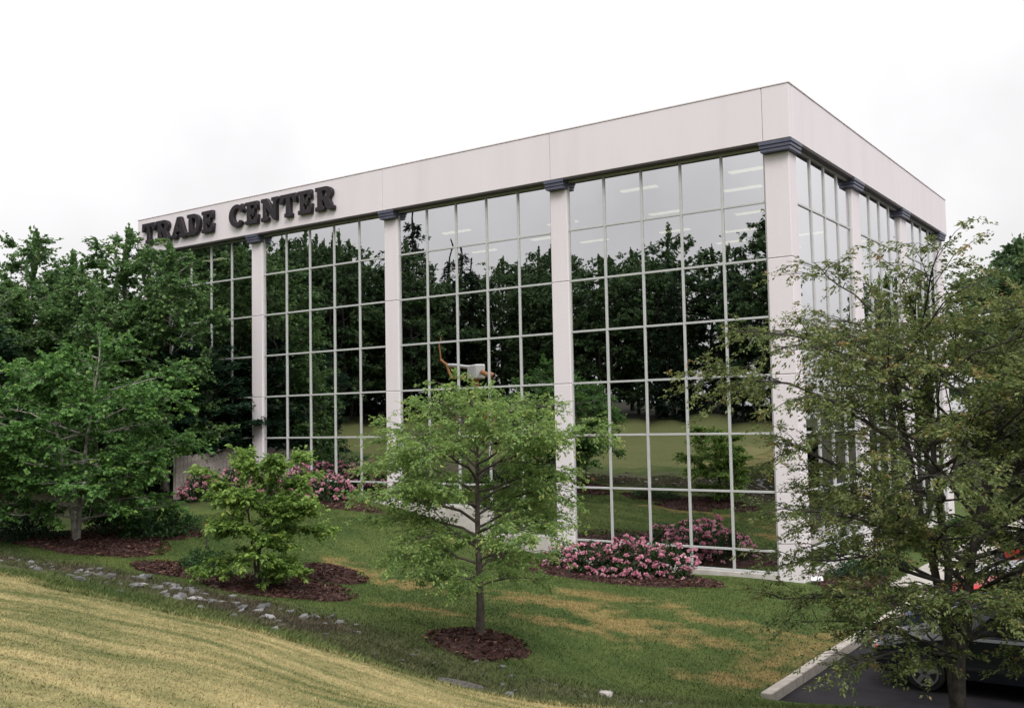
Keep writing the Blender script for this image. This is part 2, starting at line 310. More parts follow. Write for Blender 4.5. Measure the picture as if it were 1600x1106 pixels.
def ground_col(x, y):
    n1 = vnoise(x, y, 0.35, 1); n2 = vnoise(x, y, 1.3, 2); n3 = vnoise(x, y, 4.1, 3); n4 = vnoise(x + 40, y, 11.0, 4)
    mixn = 0.35 * n1 + 0.3 * n2 + 0.2 * n3 + 0.15 * n4
    mixn = np.clip(mixn + 0.10 * np.sin((y + 0.35 * x) * 2 * PI / 1.3) + 0.22 * (vnoise((y + 0.35 * x) * 4, x * 0.5, 1.0, 21) - .5), 0, 1)
    lawn = np.array([0.038, 0.070, 0.019])[None] * (1 - mixn[:, None]) + np.array([0.11, 0.138, 0.040])[None] * mixn[:, None]
    # dry patches on the lawn
    dry = np.zeros_like(x)
    for cx, cy, rx, ry in DRY:
        dry = np.maximum(dry, np.clip(1.4 - np.hypot((x - cx) / rx, (y - cy) / ry) + (n3 - 0.5) * 1.4 + (n2 - 0.5) * 1.0, 0, 1))
    dry = 0.75 * dry * np.clip(0.22 + 0.7 * n4 + 0.6 * vnoise(x, y * 2.2, 7.0, 22), 0, 1)
    dcol = np.array([0.29, 0.20, 0.085])
    c = lawn * (1 - dry[:, None]) + dcol[None] * dry[:, None]
    sdv = swale_d(x, y)
    # swale: brownish thin grass and soil
    k = np.exp(-(np.where(sdv < -0.6, (sdv + 0.6) * 0.55, np.maximum(sdv, 0)) / 0.85) ** 2) * np.clip((6.0 - x) / 3, 0, 1)
    soil = np.array([0.075, 0.065, 0.042])[None] * (0.6 + 0.8 * n3[:, None])
    k2 = np.clip(k * (0.5 + 0.9 * n2), 0, 1)[:, None] * np.where(x < -2, 1.0, 0.55)[:, None]
    c = c * (1 - k2) + soil * k2
    # mown dry bank on the near side of the swale, with mowing stripes along it
    bank = np.clip((bank_d(x, y) + 0.35 * (n3 - .5)) / 0.35, 0, 1)
    bank = np.maximum(bank, np.clip((-y - 27) / 4, 0, 1) * 0.9)
    cc = -y + 0.10 * x
    st = (0.5 + 0.5 * np.sin(cc * 2 * PI / 0.62)) ** 0.4; st2 = vnoise(cc * 2.6, x * 0.22, 1.0, 9); st3 = vnoise(cc * 8.0, x * 0.8, 1.0, 10); n5 = vnoise(x + 9, y * 1.6, 0.8, 12)
    g = np.clip(0.46 * st + 0.50 * st2 + 0.60 * st3 + 0.40 * n4 - 0.61 + 0.55 * (n5 - .5), 0, 1)[:, None]
    g = g * np.minimum(np.clip(1 - (-22.5 - y) / 5, 0.06, 1), np.clip(1 - (-8.5 - x) / 4, 0.12, 1))[:, None]
    straw = np.array([0.365, 0.30, 0.145])[None]; gr = np.array([0.11, 0.125, 0.044])[None]
    bcol = straw * g + gr * (1 - g)
    c = c * (1 - bank[:, None]) + bcol * bank[:, None]
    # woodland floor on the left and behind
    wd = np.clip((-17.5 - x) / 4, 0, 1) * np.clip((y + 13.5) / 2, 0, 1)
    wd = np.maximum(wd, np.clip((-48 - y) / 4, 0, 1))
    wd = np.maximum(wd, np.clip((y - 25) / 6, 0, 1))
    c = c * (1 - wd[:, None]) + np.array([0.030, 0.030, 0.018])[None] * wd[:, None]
    return c
def axis(lo, hi, step, ext, growth=1.25):
    a = list(np.arange(lo, hi + 1e-6, step)); s = step; p = a[-1]
    while p < ext: s = min(s * growth, 60); p += s; a.append(p)
    s = step; p = a[0]
    while p > -ext: s = min(s * growth, 60); p -= s; a.insert(0, p)
    return np.array(a)
ax = axis(-26, 9, 0.14, 900); ay = axis(-24, 0.6, 0.12, 900)
gx, gy = np.meshgrid(ax, ay); gxf, gyf = gx.ravel(), gy.ravel()
gz = terrain(gxf, gyf)
ny_, nx_ = gx.shape
ii = (np.arange(ny_ - 1)[:, None] * nx_ + np.arange(nx_ - 1)[None]).ravel()
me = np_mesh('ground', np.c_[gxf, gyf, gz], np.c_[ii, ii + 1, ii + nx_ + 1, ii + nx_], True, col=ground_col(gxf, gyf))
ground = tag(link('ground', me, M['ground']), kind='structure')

# grass blades: mown bank, lawn and rough swale
rng = np.random.default_rng(3)
def blades(n, xr, yr, hfun, keep):
    x = rng.uniform(*xr, n); y = rng.uniform(*yr, n); k = keep(x, y); x, y = x[k], y[k]
    z = terrain(x, y); c = ground_col(x, y) * rng.uniform(0.65, 1.5, (len(x), 1))
    h = hfun(x, y) * rng.uniform(0.5, 1.3, len(x)); a = rng.uniform(0, 2 * PI, len(x)); wd = 0.005 + 0.09 * h
    t = rng.normal(0, 0.7, (len(x), 2)) * h[:, None]
    b = np.c_[x, y, z - 0.008]; sd_ = np.c_[np.cos(a) * wd, np.sin(a) * wd, np.zeros(len(x))]
    v = np.stack([b - sd_, b + sd_, b + np.c_[t, h]], 1).reshape(-1, 3)
    return v, np.repeat(c, 3, 0)
def in_beds(x, y):
    r = np.zeros(len(x), bool)
    for bx_, by_, rx_, ry_, _ in BEDS: r |= np.hypot((x - bx_) / rx_, (y - by_) / ry_) < 0.93
    return r
# mulch beds: centre, radii, rotation is not used
BEDS = [(-0.40, -13.05, 0.86, 0.80, 0), (-7.0, -11.6, 2.0, 1.25, 0), (-9.7, -11.9, 1.5, 0.9, 0), (-7.4, -9.6, 1.1, 0.65, 0), (-14.6, -11.4, 2.9, 1.45, 0), (-14.9, -9.3, 2.2, 1.1, 0),
        (-4.2, -2.55, 3.4, 1.75, 0), (-17.8, -1.75, 4.6, 1.1, 0), (1.75, 0.9, 0.85, 1.6, 0)]
hl = lambda x, y: np.where(bank_d(x, y) > 0.35, 0.024, np.where(bank_d(x, y) > -0.35, 0.055, np.where(swale_d(x, y) < 0.8, 0.065, 0.042)))
notlot = lambda x, y: ~((x > 3.8) & (y > -11.45)) & ~in_beds(x, y) & (y < -0.4) & (np.hypot(x - 0.85, y + 15.12) > 0.42)
va, ca = blades(260000, (-9, 7), (-24, -14.5), hl, notlot)
vb, cb = blades(260000, (-17, 6), (-15.5, -0.45), hl, notlot)
v = np.concatenate([va, vb]); c = np.concatenate([ca, cb])
g_ = link('grass', np_mesh('grass', v, np.arange(len(v)).reshape(-1, 3), col=c), M['blade'])
tag(g_, 'short mown grass covering the bank and lawn', 'grass', kind='stuff')

def chips(n, cx, cy, rx, ry, zf):
    a = rng.uniform(0, 2 * PI, n); r = np.sqrt(rng.uniform(0, 1, n)) * 1.06
    x = cx + rx * r * np.cos(a); y = cy + ry * r * np.sin(a)
    b = np.c_[x, y, zf(x, y) + rng.uniform(0.002, 0.03, n)]
    d = rng.normal(0, 1, (n, 3)); d[:, 2] *= 0.35; d /= np.linalg.norm(d, axis=1)[:, None]
    s = np.cross(d, rng.normal(0, 1, (n, 3))); s /= np.linalg.norm(s, axis=1)[:, None]
    l = rng.uniform(0.02, 0.055, n)[:, None]; wv = rng.uniform(0.006, 0.014, n)[:, None]
    v = np.stack([b - d * l - s * wv, b + d * l - s * wv, b + d * l + s * wv, b - d * l + s * wv], 1).reshape(-1, 3)
    return np_mesh('bark_chips', v, np.arange(4 * n).reshape(-1, 4), tint=np.repeat(rng.random(n) ** 1.5, 4))
for bi, (bx_, by_, rx_, ry_, _) in enumerate(BEDS):
    nr, na = 12, 48
    rr = np.linspace(0, 1, nr + 1)[1:]; aa = np.arange(na) * 2 * PI / na
    edge = 1 + 0.07 * np.sin(3 * aa + bi) + 0.05 * np.sin(5 * aa + 2 * bi) + 0.03 * np.sin(11 * aa) + rng.normal(0, 0.022, na)
    X = bx_ + rx_ * rr[:, None] * (edge * np.cos(aa))[None]; Y = by_ + ry_ * rr[:, None] * (edge * np.sin(aa))[None]
    hump = lambda r: 0.10 * (1 - r ** 3) - 0.045 * (r > 0.97)
    Z = terrain(X.ravel(), Y.ravel(), True).reshape(X.shape) + hump(rr)[:, None] + 0.006 * bi + rng.normal(0, 0.012, X.shape)
    V = np.concatenate([np.array([[bx_, by_, tz(bx_, by_) + 0.1 + 0.006 * bi]]), np.c_[X.ravel(), Y.ravel(), Z.ravel()]])
    f = []
    for i in range(nr - 1):
        for j in range(na):
            f.append((1 + i * na + j, 1 + i * na + (j + 1) % na, 1 + (i + 1) * na + (j + 1) % na, 1 + (i + 1) * na + j))
    for j in range(0, na, 2): f.append((0, 1 + j, 1 + (j + 1) % na, 1 + (j + 2) % na))
    bo = tag(link('mulch_bed', np_mesh('mulch_bed', V, f, True), M['mulch']), kind='structure')
    def zf(x, y, bx_=bx_, by_=by_, rx_=rx_, ry_=ry_, bi=bi):
        r = np.hypot((x - bx_) / rx_, (y - by_) / ry_); return terrain(x, y, True) + hump(np.clip(r, 0, .95)) + 0.006 * bi
    ch = link('bark_chips', chips(int(900 * rx_ * ry_ + 500), bx_, by_, rx_, ry_, zf), M['chip'], bo); tag(ch, kind='stuff')

# ------------------------------------------------------------------ parking lot, kerb, walkway
lot = tag(box('parking_lot', LOT[0], LOT[1], LOT[2], LOT[3], -0.16, -0.10, M['asphalt']), kind='structure')
kerb = tag(empty('kerb', (3.9, -11.3, -0.1)), kind='structure')
y = -11.2; seg = 0
while y < 24:
    ln = 1.75 + 0.25 * ((seg * 7) % 3 - 1)
    o = box('kerb_stone', 3.80, 3.985, y, y + ln - 0.012, -0.3, 0.075 + 0.008 * ((seg * 5) % 3 - 1), M['kerb'], None, 0.014)
    o.parent = kerb; o.location -= kerb.location; y += ln; seg += 1
kx = 4.0
while kx < 14:
    o = box('kerb_stone', kx, kx + 1.8 - 0.012, -11.36, -11.19, -0.3, -0.03 + 0.006 * (seg % 3), M['kerb'], None, 0.014)
    o.parent = kerb; o.location -= kerb.location; kx += 1.8; seg += 1
walk = tag(empty('walkway', (3, 8, 0)), kind='structure')
for k in range(10):
    o = box('paving_slab', 2.75, 3.78, 0.4 + k * 2.0, 2.385 + k * 2.0, -0.25, 0.03 + 0.004 * (k % 2), M['walk'], None, 0.01); o.parent = walk; o.location -= walk.location
for k in range(1, 6):          # painted bay lines
    o = box('bay_line', 4.3, 9.2, -9.75 + 2.75 * k, -9.65 + 2.75 * k, -0.099, -0.095, M['white']); o.parent = lot; o.location -= lot.location

# ------------------------------------------------------------------ the office building
ZT = 11.95                                  # underside of the parapet
ROW = 1.6
bld = tag(empty('office_building', (-13.7, 9.2, 0)), 'three storey office block with mirrored glass bays and pale concrete columns', 'building')
BO = Vector(bld.location)
def bpart(o, parent=None):
    """place an object made in world coordinates under the building (or under one of its parts)"""
    p = parent or bld
    o.parent = p
    w0 = BO.copy() if p is bld else BO + p.location
    o.location = o.location - w0
    return o
# pane mesh: very slightly bowed, unit size, in the xz plane (front) ; rotated for the side
N = 8
u = np.linspace(-1, 1, N + 1); U, W_ = np.meshgrid(u, u)
bow = -0.0016 * (1 - U ** 2) * (1 - W_ ** 2)
ii = (np.arange(N)[:, None] * (N + 1) + np.arange(N)[None]).ravel()
pane_me = np_mesh('glass_pane', np.c_[U.ravel() / 2, bow.ravel(), W_.ravel() / 2], np.c_[ii, ii + 1, ii + N + 2, ii + N + 1], True)
pane_me.materials.append(M['glass'])
def bar_mesh(bm, a0, a1, z0, z1, d0, d1, side):
    if side: bm_box(bm, XS - d1, XS - d0, a0, a1, z0, z1)      # side facade: depth runs along x
    else: bm_box(bm, a0, a1, d0, d1, z0, z1)
XS = 0.62
def bar(name, a0, a1, z0, z1, d0, d1, side, mat, parent, bev=0.006):
    if side: return bpart(box(name, XS - d1, XS - d0, a0, a1, z0, z1, mat, None, bev), parent)
    return bpart(box(name, a0, a1, d0, d1, z0, z1, mat, None, bev), parent)
def window_bay(edges, sills, side):
    """edges: n+1 mullion lines; sills: sill height for each pane column"""
    s = np.array(edges)
    fr = bar('window_bay', s[0], s[-1], ZT - 0.09, ZT - 0.006, -0.055, 0.05, side, M['alu'], None)      # head frame carries the bay
    mw = 0.034
    for i, e in enumerate(s):
        zb = min(sills[max(i - 1, 0)], sills[min(i, len(sills) - 1)])
        wv = mw if 0 < i < len(s) - 1 else 0.026
        bar('mullion', e - wv, e + wv, zb + 0.003, ZT - 0.093, -0.040, 0.045, side, M['alu'], fr)
    for k in range(1, 8):
        zk = ZT - ROW * k
        for i in range(len(s) - 1):
            if zk > sills[i] + 0.15: bar('transom', s[i] + mw + 0.001, s[i + 1] - mw - 0.001, zk - 0.031, zk + 0.031, -0.034, 0.04, side, M['alu'], fr)
    for i in range(len(s) - 1):
        bar('sill', s[i] + mw, s[i + 1] - mw, sills[i] + 0.001, sills[i] + 0.06, -0.058, 0.04, side, M['alu'], fr)
        for k in range(8):
            z1 = ZT - ROW * k; z0 = max(ZT - ROW * (k + 1), sills[i])
            if z1 - z0 < 0.2: continue
            o = bpy.data.objects.new('glass_pane', pane_me); COL.objects.link(o)
            cx = (s[i] + s[i + 1]) / 2
            o.location = (XS, cx, (z0 + z1) / 2) if side else (cx, 0.0, (z0 + z1) / 2)
            o.scale = (s[i + 1] - s[i], 1, z1 - z0)
            o.rotation_euler = (random.gauss(0, 0.0024), 0, (PI / 2 if side else 0) + random.gauss(0, 0.003))
            bpart(o, fr)
PW, BP = 1.2848, 7.0629
SILL = {0: [0.14] * 5, 1: [1.62, 1.62, 1.62, 0.80, 0.80], 2: [1.62] * 5, 3: [2.40] * 5}
for b in range(4):
    window_bay([-b * BP - (5 - i) * PW for i in range(6)], SILL[b], False)
SB = [[0.52, 1.91, 3.163, 4.415, 5.667], [6.56, 7.93, 9.18, 10.43, 11.69], [12.58, 13.95, 15.20, 16.45, 17.70]]
for e in SB: window_bay(e, [0.14] * 4, True)
# columns of stacked precast blocks with recessed joints, each with a ribbed capital
def column(x0, x1, y0, y1, zb):
    core = bpart(box('column', x0 + 0.02, x1 - 0.02, y0 + 0.02, y1 - 0.02, zb, ZT - 0.01, M['joint']))
    zs = [zb - 0.002] + [z for z in (2.35, 5.55, 8.75) if z > zb + 0.5] + [ZT - 0.29]
    for a, b2 in zip(zs[:-1], zs[1:]):
        bpart(box('column_block', x0, x1, y0, y1, a + 0.006, b2 - 0.006, M['concrete'], None, 0.016), core)
    bm = bmesh.new(); cx, cy = (x0 + x1) / 2, (y0 + y1) / 2
    for (za, zb2, ov) in ((0.24, 0.335, 0.085), (0.22, 0.242, 0.04), (0.145, 0.222, 0.055), (0.12, 0.147, 0.02), (0.05, 0.122, 0.03)):
        bm_box(bm, x0 - cx - ov * 0.6, x1 - cx + (ov + 0.10 if x1 > 0.5 else ov * 0.6), y0 - cy - ov - 0.19, y1 - cy + ov * 0.3, za, zb2)
    bpart(link('capital', bm_done(bm, 'capital'), M['capital'], None, (cx, cy, ZT - 0.336)), core)
YF, XF = -0.11, 0.73                       # outer faces of the columns
for k in range(1, 5):
    xr = -k * BP + 0.635
    column(-k * BP + 0.02, xr, YF, 0.38, {1: -0.1, 2: 1.0, 3: 1.8, 4: 2.1}[k])
column(0.03, XF, YF, 0.50, -0.3)
for y0, y1 in ((5.70, 6.54), (11.72, 12.56), (17.72, 18.56)): column(0.16, XF, y0, y1, -0.3)
# foundation wall under the sills (stepped up with the ground)
def base(x0, x1, y0, y1, z0, z1): return bpart(box('base_wall', x0, x1, y0, y1, z0, z1, M['base'], None, 0.01))
for b in range(4):
    xs_ = [-b * BP - (5 - i) * PW for i in range(6)]
    groups = []
    for i in range(5):
        if groups and groups[-1][2] == SILL[b][i]: groups[-1][1] = xs_[i + 1]
        else: groups.append([xs_[i], xs_[i + 1], SILL[b][i]])
    for g in groups: base(g[0] + 0.004, g[1] - 0.004, -0.14, 0.14, -0.6, g[2])
for e in SB: base(0.44, 0.74, e[0] + 0.2, e[-1] + 0.0, -0.6, 0.14)
# parapet panels, coping and soffit strips with their shade painted into the colour
PT = 13.49
XL, XR, YP, XP, YB = -28.22, 0.0, -0.40, 0.90, 18.78
core = bpart(box('parapet', XL + 0.03, XP - 0.03, YP + 0.03, YB - 0.03, ZT + 0.012, PT - 0.06, M['joint']))
jx = [XL, -20.98, -13.92, -6.84, 0.12, XP]
for a, b2 in zip(jx[:-1], jx[1:]):
    bpart(box('parapet_panel', a + 0.007, b2 - 0.007, YP, YP + 0.26, ZT, PT - 0.05, M['concrete'], None, 0.012), core)
jy = [YP + 0.265, 6.1, 12.1, YB]
for a, b2 in zip(jy[:-1], jy[1:]):
    bpart(box('parapet_panel', XP - 0.262, XP - 0.002, a + 0.007, b2 - 0.007, ZT + 0.001, PT - 0.051, M['concrete'], None, 0.012), core)
bpart(box('coping', XL - 0.015, XP + 0.02, YP - 0.02, YP + 0.30, PT - 0.048, PT, M['concrete'], None, 0.008), core)
bpart(box('coping', XP - 0.30, XP + 0.02, YP + 0.302, YB + 0.02, PT - 0.047, PT - 0.001, M['concrete'], None, 0.008), core)
for a, b2 in [(-k * BP + 0.70, -(k - 1) * BP - 0.03) for k in range(1, 5)]:
    bpart(box('shaded_soffit', a, b2, YP + 0.03, -0.062, ZT - 0.045, ZT - 0.002, M['soffit_shade']), core)
for a, b2 in ((0.56, 5.64), (6.6, 11.66), (12.62, 17.66)):
    bpart(box('shaded_soffit', XS + 0.064, XP - 0.03, a, b2, ZT - 0.052, ZT - 0.003, M['soffit_shade']), core)
# hidden walls, interior slabs and core
bpart(box('wall', XL + 0.02, XL + 0.25, 0.385, YB - 0.3, -0.6, ZT + 0.01, M['concrete']))
bpart(box('wall', XL + 0.26, 0.15, YB - 0.55, YB - 0.3, -0.6, ZT + 0.008, M['concrete']))
for zc, nm in ((0.0, 'floor_slab'), (4.0, 'floor_slab'), (7.95, 'floor_slab')):
    bpart(box(nm, XL + 0.3, 0.5, 0.30, YB - 0.6, zc - 0.3, zc, M['interior']))
top_ceiling = bpart(box('ceiling', XL + 0.3, 0.5, 0.12, YB - 0.6, 11.66, 11.72, M['ceiling']))
bpart(box('core_wall', -22, -8, 9.5, 15, 0.004, 11.655, M['interior']))
for (lx, ly) in [(-0.9, 1.2), (-2.0, 3.4), (-4.6, 1.3), (-3.2, 7.2), (-5.6, 5.2), (-4.9, 10.2), (-6.2, 12.4), (-3.0, 12.8), (-6.9, 8.6), (-2.1, 16.0), (-5.0, 15.6), (-9.4, 4.4), (-11.6, 6.6), (-10.4, 8.4), (-25.3, 1.4), (-15.2, 7.4), (-13.4, 3.2)]:
    bpart(box('ceiling_light', lx - 0.62, lx + 0.62, ly - 0.13, ly + 0.13, 11.625, 11.657, M['lamp']), top_ceiling)

# ------------------------------------------------------------------ sign letters (slab serif, built as outlines)
def arc(cx, cy, rx, ry, a0, a1, n=10):
    return [(cx + rx * math.cos(math.radians(a0 + (a1 - a0) * i / n)), cy + ry * math.sin(math.radians(a0 + (a1 - a0) * i / n))) for i in range(n + 1)]
GLY = {
 'T': [[(.30,0),(.70,0),(.70,.13),(.61,.16),(.61,.84),(.72,.84),(.83,.62),(.97,.62),(.95,1),(.05,1),(.03,.62),(.17,.62),(.28,.84),(.39,.84),(.39,.16),(.30,.13)]],
 'E': [[(0,0),(.82,0),(.86,.38),(.72,.38),(.62,.16),(.36,.16),(.36,.43),(.46,.43),(.50,.33),(.60,.33),(.60,.68),(.50,.68),(.46,.58),(.36,.58),(.36,.84),(.60,.84),(.70,.64),(.83,.64),(.81,1),(0,1),(0,.86),(.12,.84),(.12,.16),(0,.14)]],
 'N': [[(0,0),(.40,0),(.40,.14),(.29,.16),(.29,.62),(.72,0),(.90,0),(.90,.84),(1.0,.86),(1.0,1),(.62,1),(.62,.86),(.73,.84),(.73,.40),(.34,1),(0,1),(0,.86),(.11,.84),(.11,.16),(0,.14)]],
 'A': [[(0,0),(.38,0),(.38,.14),(.30,.16),(.345,.29),(.63,.29),(.675,.16),(.59,.14),(.59,0),(1.02,0),(1.02,.14),(.94,.16),(.64,1),(.40,1),(.08,.16),(0,.14)], [(.40,.44),(.58,.44),(.49,.72)]],
 'D': [[(0,0)] + arc(.46,.5,.48,.5,-90,90,14) + [(0,1),(0,.86),(.12,.84),(.12,.16),(0,.14)], [(.36,.17)] + arc(.43,.5,.25,.33,-90,90,10) + [(.36,.83)]],
 'R': [[(0,0),(.46,0),(.46,.14),(.36,.16),(.36,.42),(.44,.42),(.58,.12)] + arc(.74,.12,.16,.13,180,270,4) + [(.98,-.01),(.98,.12),(.88,.16),(.74,.44)] + arc(.54,.73,.36,.27,-52,90,10) + [(0,1),(0,.86),(.12,.84),(.12,.16),(0,.14)], [(.36,.57)] + arc(.47,.71,.17,.14,-90,90,8) + [(.36,.85)]],
 'C': [arc(.50,.5,.50,.515,42,318,22) + [(.70,.28)] + arc(.52,.5,.24,.34,-38,-318,16)[:] + [(.76,.64),(.90,.62),(.90,1.0),(.79,1.0),(.77,.93)]],
}
sign = tag(empty('lettering_sign', (-22.0, YP, 12.33)), 'two words in large dark slab-serif letters mounted along the parapet', 'sign')
def letter_mesh(ch, wdt, hgt, dep):
    cu = bpy.data.curves.new('letter', 'CURVE'); cu.dimensions = '2D'; cu.fill_mode = 'BOTH'; cu.extrude = dep / 2; cu.bevel_depth = 0.012; cu.bevel_resolution = 1
    for ring in GLY[ch]:
        sp = cu.splines.new('POLY'); sp.points.add(len(ring) - 1); sp.use_cyclic_u = True
        for p, (a, b) in zip(sp.points, ring): p.co = (a * wdt, b * hgt, 0, 1)
    o = bpy.data.objects.new('tmp', cu); COL.objects.link(o)
    me_ = bpy.data.meshes.new_from_object(o); bpy.data.objects.remove(o); bpy.data.curves.remove(cu)
    me_.materials.clear(); me_.materials.append(M['letter']); return me_
LW = {'T': 1.0, 'R': 1.0, 'A': 1.05, 'D': .92, 'E': .88, 'C': .94, 'N': 1.0}
def word(txt, x0, x1):
    tot = sum(LW[c] for c in txt); gap = 0.08; unit = (x1 - x0) / (tot + gap * (len(txt) - 1)); x = x0
    for c in txt:
        o = link('letter', letter_mesh(c, LW[c] * unit / max(LW[c], 1e-6) * (LW[c] if c in 'E' else LW[c]), 0.86, 0.13), None, sign)
        o.location = Vector((x, YP - 0.095, 12.33)) - sign.location; o.rotation_euler = (PI / 2, 0, 0); x += unit * (LW[c] + gap)
word('TRADE', -27.72, -22.85); word('CENTER', -21.98, -16.15)

#@@TREES@@
# ------------------------------------------------------------------ trees
def leaf_cards(pos, dirs, nrm, ln, wd, rng):
    d = dirs / (np.linalg.norm(dirs, axis=1)[:, None] + 1e-9)
    s = np.cross(nrm, d); s /= np.linalg.norm(s, axis=1)[:, None] + 1e-9; n2 = np.cross(d, s)
    l = (ln * rng.uniform(0.65, 1.25, len(pos)))[:, None]; w_ = l * (wd / ln)
    v = np.stack([pos, pos + d * l * 0.45 + s * w_ + n2 * w_ * 0.3, pos + d * l - n2 * l * 0.12, pos + d * l * 0.45 - s * w_ + n2 * w_ * 0.3], 1)
    return v.reshape(-1, 3)
def rot_z(v, a):
    c, s = np.cos(a), np.sin(a)
    return np.stack([v[:, 0] * c - v[:, 1] * s, v[:, 0] * s + v[:, 1] * c, v[:, 2]], -1)
def grow(seed, H, r0, clear, R, prof, nl, up, droop, leafL, leafW, ntwig, per, stems=1, lean=0.0, twigL=0.3, sec=5.0, tops=True, side_r=None, flat=0.5, wob=0.04):
    """trunk(s), limbs and side branches as tubes; leaves set along twigs. returns (wood mesh, leaf mesh)"""
    rg = np.random.default_rng(seed); P = []; limbs = []
    for s in range(stems):
        n = 9; t = np.linspace(0, 1, n); az = s * 2 * PI / stems + rg.uniform(0, 1)
        spread = (0.0 if stems == 1 else 0.30 * R)
        hh = H * (0.95 if s == 0 else rg.uniform(0.75, 0.95))
        px_ = np.cumsum(rg.normal(0, wob, n)) * H * 0.12 + spread * math.cos(az) * t ** 1.2 + lean * t * H
        py_ = np.cumsum(rg.normal(0, wob, n)) * H * 0.12 + spread * math.sin(az) * t ** 1.2
        px_ -= px_[0]; py_ -= py_[0]
        tr = np.c_[px_, py_, t * hh]; rs = (r0 if stems == 1 else r0 * 0.72) * (1 - 0.93 * t) ** 0.9 + 0.006
        rs[0] *= 1.35
        tr0 = tr.copy(); tr0[0, 2] = -0.25
        P.append((tr0, rs, 8))
        for i in range(nl // stems):
            f = (i + rg.uniform(0.2, 0.8)) / (nl // stems); tt = clear + (0.98 - clear) * f
            b = np.array([np.interp(tt, t, tr[:, k]) for k in range(3)]); rb = np.interp(tt, t, rs)
            a = i * 2.39996 + s + rg.uniform(-.5, .5); L_ = R * prof((tt - clear) / (1 - clear)) * rg.uniform(0.72, 1.12)
            el = up * rg.uniform(0.7, 1.2) * (0.65 + 0.7 * f); u_ = np.linspace(0, 1, 7)
            dx = L_ * math.cos(el) * u_; dz = L_ * math.sin(el) * u_ - droop * L_ * u_ ** 2.2
            wv = np.cumsum(rg.normal(0, 0.05 * L_, 7)) * u_
            pts = b + np.c_[dx * math.cos(a) - wv * math.sin(a), dx * math.sin(a) + wv * math.cos(a), dz + np.cumsum(rg.normal(0, .015 * L_, 7))]
            pts[0] = b
            rl = min(rb * 0.7, 0.010 * L_ + 0.005) * (1 - 0.85 * u_) + 0.003
            P.append((pts, rl, 5)); limbs.append((pts, L_, a, rl))
        if tops: limbs.append((tr[-4:], H * 0.3, rg.uniform(0, 6), rs[-4:]))
    S0, S1, SM, SL = [], [], [], []
    for pts, L_, a, rl in limbs:
        n = len(pts); m_ = max(3, int(L_ * sec))
        for j in range(m_):
            sp = rg.uniform(0.18, 1.0); q = sp * (n - 1); i0 = min(int(q), n - 2); o = pts[i0] + (pts[i0 + 1] - pts[i0]) * (q - i0)
            dd = pts[i0 + 1] - pts[i0]; dd /= np.linalg.norm(dd) + 1e-9
            ang = rg.choice([-1, 1]) * rg.uniform(0.45, 1.25); c, s_ = math.cos(ang), math.sin(ang)
            d2 = np.array([dd[0] * c - dd[1] * s_, dd[0] * s_ + dd[1] * c, dd[2] * 0.6 + rg.normal(0.06, 0.28)]); d2 /= np.linalg.norm(d2)
            l2 = rg.uniform(0.22, 0.5) * L_ * (1.15 - 0.7 * sp) + 0.12
            mid = o + d2 * l2 * 0.55 + [0, 0, 0.03 * l2]; e = o + d2 * l2 - [0, 0, droop * 0.5 * l2]
            rr = np.interp(q, np.arange(n), rl) * 0.55
            P.append((np.array([o, mid, e]), np.array([rr, rr * .6, 0.002]) + 0.0015, 3))
            S0.append(o); SM.append(mid); S1.append(e); SL.append(l2)
    S0, SM, S1, SL = map(np.array, (S0, SM, S1, SL))
    k = rg.choice(len(S0), ntwig, p=SL / SL.sum()); u = rg.uniform(0.15, 1.0, ntwig)[:, None]
    o = S0[k] * (1 - u) ** 2 + 2 * SM[k] * u * (1 - u) + S1[k] * u ** 2
    d = S1[k] - S0[k]; d /= np.linalg.norm(d, axis=1)[:, None] + 1e-9
    d = rot_z(d, rg.choice([-1, 1], ntwig) * rg.uniform(0.2, 1.3, ntwig)); d[:, 2] = d[:, 2] * 0.5 + rg.normal(0.05, 0.3, ntwig)
    d /= np.linalg.norm(d, axis=1)[:, None] + 1e-9; tl = twigL * rg.uniform(0.4, 1.3, ntwig)
    # leaves
    ti = np.repeat(np.arange(ntwig), per); uu = rg.uniform(0.1, 1.0, len(ti)); nL = len(ti)
    pos = o[ti] + d[ti] * (tl[ti] * uu)[:, None]; pos[:, 2] -= droop * 0.8 * tl[ti] * uu ** 2; pos += rg.normal(0, 0.006 + 0.03 * twigL, (nL, 3))
    ld = rot_z(d[ti], rg.choice([-1, 1], nL) * rg.uniform(0.5, 1.2, nL)); ld[:, 2] += rg.normal(-0.25, 0.3, nL)
    nr = rg.normal(0, flat, (nL, 3)); nr[:, 2] += 1.0
    v = leaf_cards(pos, ld, nr, leafL, leafW, rg)
    # leaf colour: every twig its own shade, younger and paler toward the branch tips
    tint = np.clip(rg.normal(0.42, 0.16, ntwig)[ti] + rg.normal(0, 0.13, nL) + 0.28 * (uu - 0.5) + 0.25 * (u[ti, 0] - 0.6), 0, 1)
    wv_, wf_ = tubes(P)
    return np_mesh('trunk', wv_, wf_, True), np_mesh('crown', v, np.arange(4 * nL).reshape(-1, 4), tint=np.repeat(tint, 4))
oval = lambda t: math.sin(PI * min(max(t * 0.86 + 0.12, 0), 1)) ** 0.7
cone = lambda t: max(1.02 - t, 0.0) ** 0.85 + 0.10
vase = lambda t: 0.55 + 0.55 * math.sin(PI * min(t * 0.9 + 0.05, 1)) - 0.35 * max(t - 0.75, 0)
def tree(name, meshes, loc, rz, sc, bark, leafm, label, cat='tree', group=None):
    t = empty(name, loc, rz); t.scale = (sc, sc, sc) if not isinstance(sc, tuple) else sc
    tag(t, label, cat, group)
    link('trunk', meshes[0], M[bark], t); link('crown', meshes[1], M[leafm], t); return t

